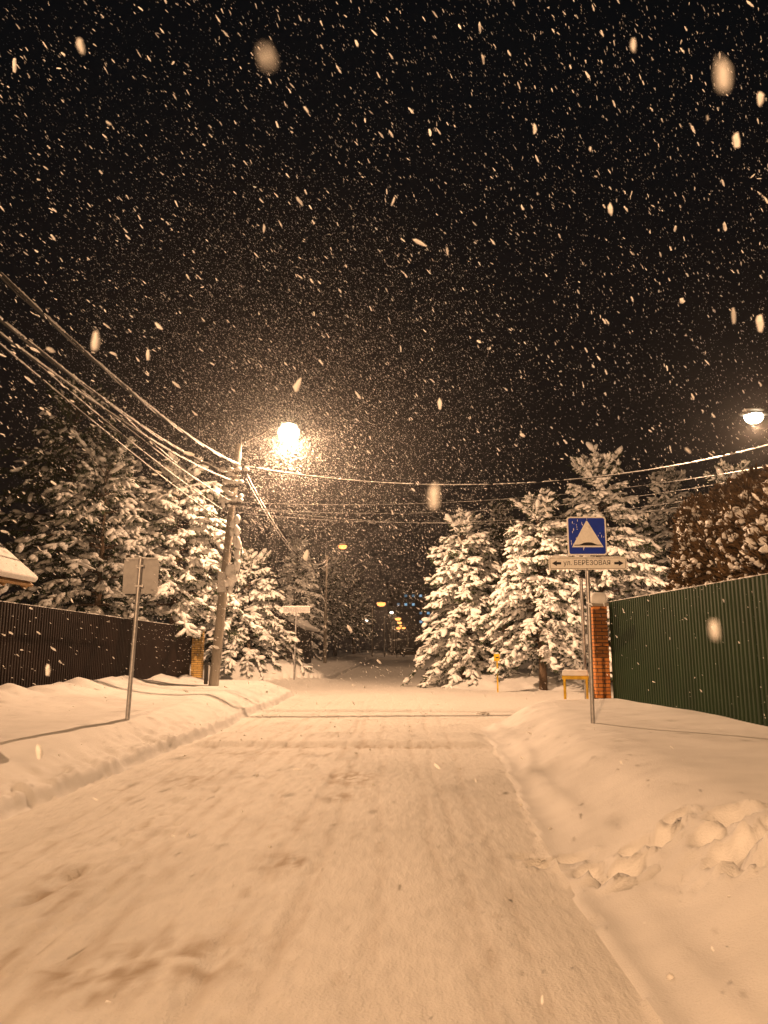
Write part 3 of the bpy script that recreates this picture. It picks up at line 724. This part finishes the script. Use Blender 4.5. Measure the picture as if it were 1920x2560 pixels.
MY = 29.3; mb_ = W(1244, 1714, MY)
t = empty('marker_post', (mb_.x, MY, gz(mb_.x, MY))); tag(t, 'thin yellow marker post with a small yellow plate under the right spruces', 'marker post')
hm = W(1243, 1640, MY).z - t.location.z
MB().box((0, 0, hm/2 - .1), (.05, .05, hm + .2)).build('post', M_yellow, t); MB().box((-.01, -.04, hm - .05), (.21, .02, .26)).build('plate', M_yellow, t, bevel=.004)
MB().box((.0, -.054, hm - .05), (.11, .006, .05)).build('plate_mark', M_iron, t)
clumps('snow_cap', t, [(-.01, -.03, hm + .10)], [(.09, .03, .03)])

# ---------------------------------------------------------------- trees
def conifer(seed, h, r, base, fingers=1.0, n_per=6, step=.33, droop=.5, topup=.14, snow=1.0, skirt=1.0, detail=1.0):
    g = np.random.RandomState(seed)
    limbs = MB(); tw0, tw1, wid = [], [], []; pads = []
    trunk = MB(); nz_ = 10
    trunk.tube([(g.uniform(-.04, .04), g.uniform(-.04, .04), -.4 + (h + .3)*i/nz_) for i in range(nz_ + 1)], [max(.015, .024*h*(1 - i/nz_)**.9) for i in range(nz_ + 1)], 9)
    z = base
    while z < h*.985:
        f = (z - base) / (h - base); n = n_per if f < .85 else 4
        a0 = g.rand()*6.28
        for k in range(n):
            az = a0 + 6.283*k/n + g.uniform(-.35, .35)
            L = r * (1 - f)**.64 * g.choice([g.uniform(.45, .8), g.uniform(.8, 1.22), g.uniform(.8, 1.1)]) + .16
            if f < .12: L *= .72 + 2*f
            up = .55 if f > 1 - topup*1.5 else (.10 + .35*f)
            dr = droop * (1 - .75*f) * g.uniform(.7, 1.25)
            if f > 1 - topup: up, dr = 1.1, .05
            d = np.array([math.cos(az), math.sin(az), 0]); zz = z + g.uniform(-.12, .12)
            def P(t): return np.array([0, 0, zz]) + d*L*t + np.array([0, 0, L*(up*t - dr*t*t*1.25)]) 
            pts = [P(t) for t in np.linspace(0, 1, 6)]
            limbs.tube(pts, [max(.006, .012*L*(1 - i/6) + .006) for i in range(6)], 4, False)
            side = np.cross(d, [0, 0, 1])
            ncl = max(2, int(round(L/.50)) + 1)
            for j in range(ncl):
                t = 1 - (j + g.uniform(-.15, .25)) / ncl * .88; t = min(1, max(.12, t)); p = P(t)
                nf = g.randint(4, 8) if f < .8 else 4
                big = g.uniform(.75, 1.25) * min(1, .5 + .32*L)
                for q_ in range(nf):
                    th = g.uniform(-1.35, 1.35); dz = g.uniform(-1.0, -.15) if f < 1 - topup else g.uniform(.3, 1.2)
                    dd = d*math.cos(th) + side*math.sin(th)*1.05 + np.array([0, 0, dz])
                    dd /= np.linalg.norm(dd); tw0.append(p + d*g.uniform(-.06, .06)); tw1.append(dd*.40*big*g.uniform(.7, 1.2)); wid.append(.85 + .35*big)
            for j in range(max(2, int(L/.3))):
                t = g.uniform(.15, 1); s = g.choice([-1, 1]); dd = d*.7 + side*s*g.uniform(.4, 1) + np.array([0, 0, g.uniform(-.6, .2)])
                tw0.append(P(t)); tw1.append(dd/np.linalg.norm(dd)*g.uniform(.18, .34)); wid.append(.55)
            tw0.append(P(.9)); e = P(1) - P(.85); tw1.append(e/np.linalg.norm(e)*.34); wid.append(1)
            for t in np.arange(.35, 1.0, .16/L):
                e = P(min(1, t + .05)) - P(t); pads.append((P(t), e, g.uniform(.11, .17), g.uniform(.045, .075)))
        z += step * (1 - .45*f) * g.uniform(.85, 1.15)
    for k in range(3): tw0.append(np.array([0, 0, h - .25*k - .1])); tw1.append(np.array([g.uniform(-.05, .05), 0, .32])); wid.append(.6)
    T0 = np.array(tw0); T1_ = np.array(tw1); WD = np.array(wid); Ln = np.linalg.norm(T1_, axis=1)
    # needles: blades round each twig
    K = 14; n = len(T0)
    u = g.rand(n, K); base_p = T0[:, None] + T1_[:, None]*u[..., None]
    dirn = T1_[:, None]/Ln[:, None, None]*.8 + g.randn(n, K, 3)*.55 + np.array([0, 0, -.30])
    dirn /= np.linalg.norm(dirn, axis=2, keepdims=True); nl = g.uniform(.07, .15, (n, K, 1)); 
    sd = np.cross(dirn, g.randn(n, K, 3)); sd /= np.linalg.norm(sd, axis=2, keepdims=True); w = g.uniform(.009, .022, (n, K, 1))
    q = np.stack([base_p - sd*w, base_p + sd*w, base_p + dirn*nl + sd*w*.5, base_p + dirn*nl - sd*w*.5], 2).reshape(-1, 3)
    NF = np.arange(len(q)).reshape(-1, 4)
    # snow fingers: two overlapping lobes per twig
    keep = (g.rand(n) < .9*snow) & (fbm(T0[:, 0]*1.1 + T0[:, 1]*.7, T0[:, 2]*1.1, seed, 2) > -.42)
    c = T0[keep] + T1_[keep]*.55 + np.array([0, 0, .035]); ln = Ln[keep]
    S = np.stack([ln*g.uniform(.48, .66, len(ln)), g.uniform(.042, .082, len(ln))*fingers*WD[keep], g.uniform(.035, .065, len(ln))*fingers*WD[keep]], -1)
    v1, f1 = inst(ICO1, frames(T1_[keep] + g.randn(len(ln), 3)*.04, S), c, .22)
    pp = np.array([p[0] for p in pads]) + np.array([0, 0, .03]); pd = np.array([p[1] for p in pads])
    S2 = np.array([(p[2], p[3]*1.25, p[3]) for p in pads]) * np.array([1, fingers, fingers])
    kk = g.rand(len(pp)) < snow
    v2, f2 = inst(ICO1, frames(pd[kk], S2[kk]), pp[kk], .22)
    # heavier lumps here and there
    hv = g.rand(n) < .07*snow; cc = T0[hv] + T1_[hv]*.6 + np.array([0, 0, .05]); m3 = hv.sum()
    v3, f3 = inst(ICO2, frames(T1_[hv], np.stack([g.uniform(.16, .30, m3), g.uniform(.09, .15, m3), g.uniform(.07, .12, m3)], -1)), cc, .10)
    SV = np.concatenate([v1, v2, v3]); SF = np.concatenate([f1, f2 + len(v1), f3 + len(v1) + len(v2)])
    return trunk, limbs, (q, NF), (SV, SF)
def plant_conifer(x, y, spec, label, group, name='spruce_tree', rz=0, cat='tree', sc=1):
    trunk, limbs, nd, sn_ = conifer(**spec)
    t = empty(name, (x, y, gz(x, y) - .02), rz); tag(t, label, cat, group); t.scale = (sc, sc, sc)
    trunk.build('trunk', M_bark, t, True); limbs.build('branches', M_bark, t, True)
    bulk('crown', *nd, M_needle, t, False); bulk('snow_load', *sn_, M_snow, t, True)
    return t
GR = 'snow-laden spruces right of the road'; GLf = 'snow-laden spruces left of the road'
def treeat(px, pbase, Y, ptop):
    b = W(px, pbase, Y); return b.x, W(px, ptop, Y).z - gz(b.x, Y)
x, h = treeat(1163, 1700, 33.5, 1285)
tA = plant_conifer(x, 33.5, dict(seed=1, h=h*.95, r=2.3, base=.45, droop=.66, fingers=1.12), 'snow-laden spruce nearest the road on the right, its top lowest', GR)
x, h = treeat(1358, 1707, 30.6, 1240)
tB = plant_conifer(x, 30.6, dict(seed=2, h=h*.95, r=2.4, base=1.6, droop=.52, topup=.16, fingers=1.12), 'snow-laden spruce with bare trunk foot, directly left of the blue sign', GR)
x, h = treeat(1520, 1700, 31.5, 1130)
tC = plant_conifer(x, 31.5, dict(seed=3, h=h*.96, r=2.9, base=1.0, droop=.45, step=.52, topup=.18, n_per=7, fingers=1.15), 'tallest snow-laden spruce, rising behind the brick pillar', GR)
x, h = treeat(1702, 1700, 36, 1192)
tD = plant_conifer(x, 36, dict(seed=4, h=h, r=2.3, base=.8, droop=.5), 'slim spruce top showing between the tallest spruce and the thujas', GR)
x, h = treeat(1862, 1700, 30, 1170)
tE = plant_conifer(x, 30, dict(seed=5, h=h, r=2.2, base=1., droop=.4, step=.45), 'spruce whose top shows over the thujas at the right edge', GR)
# left spruces
x, h = treeat(415, 1690, 26.5, 1185)
tF = plant_conifer(x, 27.0, dict(seed=6, h=h, r=2.9, base=2.6, droop=.50, fingers=1.1, n_per=5, step=.42), 'snow-laden spruce just left of the lamp pole, boughs hanging over the brown fence', GLf)
x, h = treeat(235, 1690, 25.5, 1150)
tF2 = plant_conifer(x, 25.5, dict(seed=16, h=h, r=3.3, base=2.4, droop=.42, fingers=1.1, n_per=5, step=.46, snow=.62), 'broad snowy spruce behind the brown fence, left of the blank sign back', GLf)
x, h = treeat(568, 1690, 31.8, 1385)
tG = plant_conifer(x, 36.0, dict(seed=7, h=h*.86, r=2.5, base=.7, droop=.62), 'lower snow-laden spruce right behind the leaning lamp pole', GLf)
x, h = treeat(130, 1690, 27, 985)
tH = plant_conifer(x, 27.5, dict(seed=8, h=h, r=3.9, base=2.2, droop=.30, step=.5, snow=.16, fingers=.9), 'tall dim pine towering at the left edge behind the brown fence', GLf, name='pine_tree')
x, h = treeat(1400, 1690, 44, 1235)
tI = plant_conifer(x, 46, dict(seed=9, h=h, r=2.6, base=2.5, droop=.25, snow=.25), 'dark pine crown showing between the two right-hand spruces', GR, name='pine_tree')
# shadowy trees further along both sides
lab = [(-11.5, 47, 1.0, 'shadowy spruce right behind the far street-name sign'), (-9.0, 68, 1.15, 'dark spruce left of the road just past the second lamp pole'),
       (-8.0, 84, 1.1, 'dark distant spruce left of the road, third beyond the junction'), (-8.5, 104, 1.3, 'dark distant spruce left of the road, fourth beyond the junction'),
       (6.5, 48, 1.0, 'shadowy spruce behind the nearest right-hand spruce'), (7.0, 66, 1.15, 'dark distant spruce right of the road, behind the far lamp'),
       (8.0, 92, 1.2, 'dark distant spruce right of the road near the far car'), (-7.5, 130, 1.4, 'farthest dark spruce left of the road'), (9, 120, 1.4, 'farthest dark spruce right of the road'),
       (-15, 40, 1.2, 'dark spruce behind the low house, far left of the junction')]
for i, (x, y, s, lb_) in enumerate(lab):
    c = copy_tree((tI, tD, tI, tI)[i % 4]); c.location = (x, y, gz(x, y)); c.rotation_euler = (0, 0, i*1.7); c.scale = (s, s, s); c['label'] = lb_; c['group'] = 'dark trees beyond the junction'
# thujas behind the green fence
def thuja(x, y, h, r, seed, label):
    g = np.random.RandomState(seed); t = empty('thuja_tree', (x, y, gz(x, y) - .05)); tag(t, label, 'tree', 'snow-dusted thujas behind the green fence')
    MB().tube([(0, 0, -.3), (0, 0, h*.5), (0, 0, h*.9)], [.09, .05, .015], 8).build('trunk', M_bark, t, True)
    N = 5200; zz = g.rand(N)**.85; a = g.rand(N)*6.283; pr_ = np.sin(np.clip(zz*.86 + .14, 0, 1)*math.pi)**.55
    lump = 1 + .38*fbm(a*1.6, zz*7, seed, 3); rad = r*pr_*lump*np.sqrt(g.uniform(.35, 1, N))
    P = np.stack([rad*np.cos(a), rad*np.sin(a), .1 + zz*h], -1)
    out = np.stack([np.cos(a), np.sin(a), np.zeros(N)], -1); dirn = out*.7 + np.array([0, 0, .55]) + g.randn(N, 3)*.4; dirn /= np.linalg.norm(dirn, axis=1, keepdims=True)
    V_, F_ = [], []
    for k in range(3):
        sd = np.cross(dirn, g.randn(N, 3)); sd /= np.linalg.norm(sd, axis=1, keepdims=True); l = g.uniform(.10, .22, (N, 1)); w = g.uniform(.012, .035, (N, 1)); b = P + g.randn(N, 3)*.05
        V_.append(np.stack([b, b + dirn*l*.5 + sd*w, b + dirn*l, b + dirn*l*.5 - sd*w], 1).reshape(-1, 3))
    q = np.concatenate(V_); bulk('crown', q, np.arange(len(q)).reshape(-1, 4), M_thuja, t, False)
    n = 1000; zz = g.uniform(.12, 1, n); a = g.rand(n)*6.283; lump = 1 + .38*fbm(a*1.6, zz*7, seed, 3); rad = r*np.sin(np.clip(zz*.86 + .14, 0, 1)*math.pi)**.55*lump*g.uniform(.92, 1.14, n)
    Ps = np.stack([rad*np.cos(a), rad*np.sin(a), .12 + zz*h], -1)
    S = g.uniform(.025, .082, (n, 1))*np.stack([g.uniform(.8, 1.7, n), g.uniform(.7, 1.2, n), g.uniform(.6, 1.1, n)], -1)
    keep = g.rand(n) < .25 + .75*zz; dd = g.randn(n, 3); dd[:, 2] *= .5
    bulk('snow_load', *inst(ICO1, frames(dd[keep], S[keep]), Ps[keep], .25), M_snow, t)
for (px, Y, ptop, r, sd_, lb_) in [(1762, 15.6, 1262, .62, 21, 'thuja farthest back, its flat left side beside the spruces'), (1830, 14.9, 1238, .62, 22, 'second thuja from the left, over the green fence'),
                                 (1905, 13.9, 1205, .68, 23, 'thuja at the right edge of the picture over the green fence')]:
    b = W(px, 1500, Y); thuja(b.x, Y, W(px, ptop, Y).z - gz(b.x, Y), r, sd_, lb_)
b = W(1990, 1500, 12.6); thuja(b.x, 12.6, 3.9, .7, 24, 'nearest thuja, mostly outside the right edge')

# ---------------------------------------------------------------- houses
def house(x, y, w, d, hw, hr, rz, wall, label, over=.5, wins=(), roofname='roof'):
    t = empty('house', (x, y, gz(x, y)), rz); tag(t, label, 'house')
    MB().prism([(-w/2, -.3), (w/2, -.3), (w/2, hw), (0, hw + hr), (-w/2, hw)], -d/2, d/2).build('wall', wall, t)
    sl = hr/(w/2)
    rf = MB()
    for s in (-1, 1):
        e = s*(w/2 + over); z_e = hw - over*sl
        rf.prism([(e, z_e + .03), (0, hw + hr + .03), (0, hw + hr + .15), (e, z_e + .15)], -d/2 - over, d/2 + over)
    r_ = rf.build('roof', M_iron, t)
    sn_ = MB()
    for s in (-1, 1):
        e = s*(w/2 + over*.98); z_e = hw - over*sl
        sn_.prism([(e, z_e + .16), (0, hw + hr + .16), (0, hw + hr + .50), (e, z_e + .40)], -d/2 - over*.98, d/2 + over*.98)
    sn_.build('roof_snow', M_snow, r_, bevel=.06)
    for (wx, wz, ww, wh, lit) in wins:
        f = MB().box((wx, -d/2 - .02, wz), (ww + .14, .05, wh + .14)).build('window', M_white, t)
        MB().box((wx, -d/2 - .05, wz), (ww, .02, wh)).build('pane', lit or M_glass, f)
        MB().box((wx, -d/2 - .065, wz), (.05, .012, wh)).build('mullion', M_white, f)
    return t
M_glass = mat('dark_glass', (.01, .012, .016), .1, spec=.8)
M_wallp = mat('pale_wall', (.50, .50, .56), .85, var=.06, vscale=2)
M_walld = mat('dark_wall', (.06, .05, .045), .85, var=.15, vscale=2)
hp = W(705, 1600, 52)
house(hp.x - 2.8, 55, 8, 8, 2.4, 2.3, R(0), M_walld, 'low dark house with a snowy gable roof behind the far street-name sign', wins=[(-1.5, 1.4, 1.1, 1.1, None), (1.5, 1.4, 1.1, 1.1, None)])
hp = W(1680, 1440, 42)
house(hp.x + .8, 46, 10, 9, 5.2, 3.2, R(0), M_wallp, 'pale two-storey house glimpsed through the spruces on the right', wins=[(-2.6, 3.9, 1.2, 1.4, None), (2.6, 3.9, 1.2, 1.4, None), (-2.6, 1.3, 1.2, 1.4, None), (2.6, 1.3, 1.2, 1.4, None)])
# distant apartment block with a few bluish windows lit
BY = 270.0; xa = W(968, 1500, BY).x; xb = W(1110, 1500, BY).x; zt = W(1000, 1462, BY).z
t = empty('apartment_building', ((xa + xb)/2, BY, 0)); tag(t, 'distant dark apartment block with a few bluish lit windows above the road', 'building')
bw_ = xb - xa; xm = (xa + xb)/2
MB().box((0, 7, zt/2), (bw_, 14, zt)).build('wall', M_walld, t); MB().box((0, 7, zt + .3), (bw_ + .8, 14.8, .6)).build('roof', M_walld, t)
lit = [(993, 1472), (992, 1518), (1018, 1516), (1033, 1505), (1019, 1493), (1047, 1493), (1061, 1493), (1046, 1530), (1076, 1540), (1047, 1551), (1033, 1494)]
M_bw = emis('window_lit_blue', (.35, .72, 1.0), .5); M_bw2 = emis('window_lit_dim', (.25, .55, .75), .25)
litw = [(W(a, b, BY).x - xm, W(a, b, BY).z, i) for i, (a, b) in enumerate(lit)]
fl = 3.0; cols = int(bw_/2.6); used = set()
for r_ in range(int(zt/fl)):
    for c in range(cols):
        wx = -bw_/2 + 1.3 + c*2.6; wz = 1.7 + r_*fl
        near = [k for k in litw if abs(k[0] - wx) <= 1.3 and abs(k[1] - wz) <= 1.5 and k[2] not in used][:1]; used.update(k[2] for k in near)
        f = MB().box((wx, -.03, wz), (1.3, .08, 1.2)).build('window', M_walld, t)
        MB().box((wx, -.09, wz), (.95, .03, .85)).build('pane', (M_bw if near[0][2] % 3 != 1 else M_bw2) if near else M_glass, f)

# ---------------------------------------------------------------- far car and walker
CY = 150.0; cc = W(1026, 1641, CY)
t = empty('parked_car', (cc.x, CY, gz(cc.x, CY))); tag(t, 'snow-covered car standing side-on far down the dark road', 'car')
M_car = mat('car_paint', (.10, .07, .04), .4, .3); M_tyre = mat('tyre', (.015, .015, .015), .9)
MB().prism([(-2.05, .3), (2.05, .3), (2.1, .65), (1.95, .88), (1.15, .95), (.65, 1.42), (-1.55, 1.45), (-1.98, .95), (-2.1, .6)], -.85, .85).build('body', M_car, t, 'auto', bevel=.05)
MB().prism([(-1.45, .95), (.95, .95), (.55, 1.34), (-1.4, 1.36)], -.865, .865).build('side_windows', M_glass, t)
for sx_ in (-1.3, 1.3):
    for sy_ in (-.78, .78):
        w_ = MB().tube([(sx_, sy_ - .1, .32), (sx_, sy_ + .1, .32)], .32, 16).build('wheel', M_tyre, t); MB().tube([(sx_, sy_ - .11, .32), (sx_, sy_ + .11, .32)], .18, 12).build('rim', M_galv, w_)
MB().box((1.98, .6, .72), (.14, .3, .14)).build('headlight', M_white, t); MB().box((1.98, -.6, .72), (.14, .3, .14)).build('headlight', M_white, t)
MB().prism([(-1.62, 1.46), (.70, 1.43), (.62, 1.62), (-1.5, 1.66)], -.8, .8).build('snow_cover', M_snow, t, 'auto', bevel=.06)
MB().prism([(.95, .97), (2.0, .90), (1.95, 1.02), (1.05, 1.12)], -.8, .8).build('hood_snow', M_snow, t, 'auto', bevel=.05)
pp = W(993, 1641, 140)
def person(x, y):
    z = gz(x, y); t = empty('person', (x, y, z)); tag(t, 'person in dark winter clothes walking far down the road', 'person')
    me = bpy.data.meshes.new('body')
    J = {'pel': (0,0,.95), 'wst': (0,0,1.12), 'chs': (0,.02,1.36), 'nck': (0,.02,1.50), 'hd0': (0,0,1.58), 'hd1': (0,0,1.70),
         'ls': (-.19,.01,1.42), 'le': (-.25,.05,1.13), 'lh': (-.24,-.08,.90), 'rs': (.19,.01,1.42), 're': (.25,-.06,1.13), 'rh': (.22,-.20,.92),
         'lp': (-.10,0,.90), 'lk': (-.11,-.16,.50), 'la': (-.11,-.12,.08), 'lt': (-.11,-.28,.04), 'rp': (.10,0,.90), 'rk': (.11,.08,.50), 'ra': (.11,.28,.12), 'rt': (.11,.16,.03)}
    rad = dict(pel=.15, wst=.145, chs=.16, nck=.07, hd0=.095, hd1=.09, ls=.085, le=.065, lh=.045, rs=.085, re=.065, rh=.045, lp=.11, lk=.075, la=.055, lt=.045, rp=.11, rk=.075, ra=.055, rt=.045)
    ks = list(J); E_ = [('pel','wst'),('wst','chs'),('chs','nck'),('nck','hd0'),('hd0','hd1'),('chs','ls'),('ls','le'),('le','lh'),('chs','rs'),('rs','re'),('re','rh'),('pel','lp'),('lp','lk'),('lk','la'),('la','lt'),('pel','rp'),('rp','rk'),('rk','ra'),('ra','rt')]
    me.from_pydata([J[k] for k in ks], [(ks.index(a), ks.index(b)) for a, b in E_], []); o = linkp(bpy.data.objects.new('body', me), t)
    s = o.modifiers.new('skin', 'SKIN'); me.skin_vertices[0].data[0].use_root = True
    for i, k in enumerate(ks): me.skin_vertices[0].data[i].radius = (rad[k], rad[k]*.85)
    sb_ = o.modifiers.new('sub', 'SUBSURF'); sb_.levels = 1; sb_.render_levels = 1
    me.materials.append(mat('dark_clothes', (.02, .02, .025), .9))
    bulk('hat', *inst(ICO2, frames(np.array([[1., 0, 0]]), np.array([[.115, .12, .10]])), np.array([[0, 0, 1.73]])), mat('wool_hat', (.03, .03, .035), .95), t)
person(pp.x, 140)

# ---------------------------------------------------------------- falling snow
def flakes(N, d0, d1, size, seed, wob, margin=1.15, pw=3.0, wid=(.17, .34)):
    g = np.random.RandomState(seed)
    dep = (g.uniform(d0**pw, d1**pw, N))**(1/pw)
    u = g.uniform(-.5, .5, N) * margin; v = g.uniform(-.667, .667, N) * margin
    M3 = np.array(cam.rotation_euler.to_matrix())
    P = (M3 @ np.stack([u*dep, v*dep, -dep])).T + np.array(EYE)
    keep = ((P[:, 2] > 1.9) | (g.rand(N) < np.where(P[:, 2] > 1.0, .35, .02)) | (P[:, 1] > 22)) & (P[:, 2] > height(P[:, 0], P[:, 1]) + .05) & (P[:, 0] > -19) & (P[:, 2] < 24); P = P[keep]; n = len(P)
    D = np.tile(np.array([.52, .62, -.47]), (n, 1)) + g.randn(n, 3)*wob
    sz = size * np.exp(np.clip(g.randn(n)*.55 - .08, -1.4, .9))
    S = np.stack([sz, sz*g.uniform(*wid, n), sz*g.uniform(*wid, n)], -1)
    return P, D, S
_tv = [(-1, .05, 0), (1, -.05, .05)] + [(x_, math.cos(a_)*rr_, math.sin(a_)*rr_) for x_, rr_, ph in ((-.45, .9, 0), (.40, 1.0, .6)) for a_ in [ph + k*math.pi/2 for k in range(4)]]
_tf = []
for k in range(4):
    k2 = (k + 1) % 4; _tf += [(0, 2 + k2, 2 + k), (1, 6 + k, 6 + k2), (2 + k, 2 + k2, 6 + k2), (2 + k, 6 + k2, 6 + k)]
OCT = (np.array(_tv, float), np.array(_tf))   # blunt clump
vs, fs, off = [], [], 0
for (N, d0, d1, size, seed, wob, pw, T, jit) in [(66000, 5.5, 33, .0158, 1, .16, 3.0, OCT, .35), (5500, 2.2, 9, .0100, 2, .2, 3.0, OCT, .35), (26000, 30, 60, .022, 5, .15, 2.2, OCT, .3),
                                       (700, 1.5, 5, .0070, 3, .45, 3.0, ICO1, .35), (60, .55, 1.6, .0055, 4, .5, 2.6, ICO1, .35)]:
    P, D, S = flakes(N, d0, d1, size, seed, wob, pw=pw)
    v, f = inst(T, frames(D, S), P, jit); vs.append(v); fs.append(f + off); off += len(v)
big = [(203, 118, .4, .0055, 14), (668, 150, .10, .0017, 16), (1583, 112, .45, .005, 0), (1805, 195, .14, .0034, 8), (1840, 350, .6, .008, 8), (1900, 247, .6, .007, 5),
       (240, 855, .42, .0058, -8), (371, 888, 1.1, .009, 0), (745, 962, 1.0, .012, -20), (1085, 1240, .22, .0040, 4), (1900, 807, .8, .010, 12), (1786, 1575, .22, .0028, 8),
       (1337, 322, 1.1, .010, 8), (1527, 524, 1.1, .010, 6), (765, 1388, 1.3, .012, -14), (120, 1672, 1.2, .011, 2), (1100, 1010, 1.3, .010, 4), (98, 1880, 1.0, .012, 4), (892, 110, 1.6, .010, 20)]
P = np.array([W(a, b, dY) for a, b, dY, _, _ in big]); ax = np.array([[math.sin(R(q_[4])), .25, -math.cos(R(q_[4]))] for q_ in big])
S = np.array([[q_[3], q_[3]*.40, q_[3]*.38] for q_ in big]); v, f = inst(ICO1, frames(ax, S), P, .3); vs.append(v); fs.append(f + off); off += len(v)
g = np.random.RandomState(77); n_ = 60000; rr_ = 8 * g.rand(n_)**.62; dd_ = g.randn(n_, 3); dd_ /= np.linalg.norm(dd_, axis=1, keepdims=True)
P = np.array(L1) + dd_*rr_[:, None]; P = P[P[:, 2] > 1.5]; n_ = len(P); sz = .0115*np.exp(g.randn(n_)*.35)
v, f = inst(OCT, frames(np.tile(np.array([.52, .62, -.47]), (n_, 1)) + g.randn(n_, 3)*.16, np.stack([sz, sz*.32, sz*.32], -1)), P, .3); vs.append(v); fs.append(f + off)
fl_ = bulk('falling_snow', np.concatenate(vs), np.concatenate(fs), M_flake, None, False)
tag(fl_, 'snowflakes falling thickly through the whole night air', 'falling snow', kind='stuff')

# ---------------------------------------------------------------- air
m = bpy.data.materials.new('snowy_air'); m.use_nodes = True; nt = m.node_tree; nt.nodes.clear()
o = nt.nodes.new('ShaderNodeOutputMaterial'); pv = nt.nodes.new('ShaderNodeVolumePrincipled')
pv.inputs['Color'].default_value = (.9, .9, .9, 1); pv.inputs['Density'].default_value = .0006; pv.inputs['Anisotropy'].default_value = .8
nt.links.new(pv.outputs[0], o.inputs['Volume'])
hz = MB().box((0, 135, 19), (420, 640, 42)).build('haze', m); tag(hz, 'faint snowy haze in the night air', 'haze', kind='stuff')
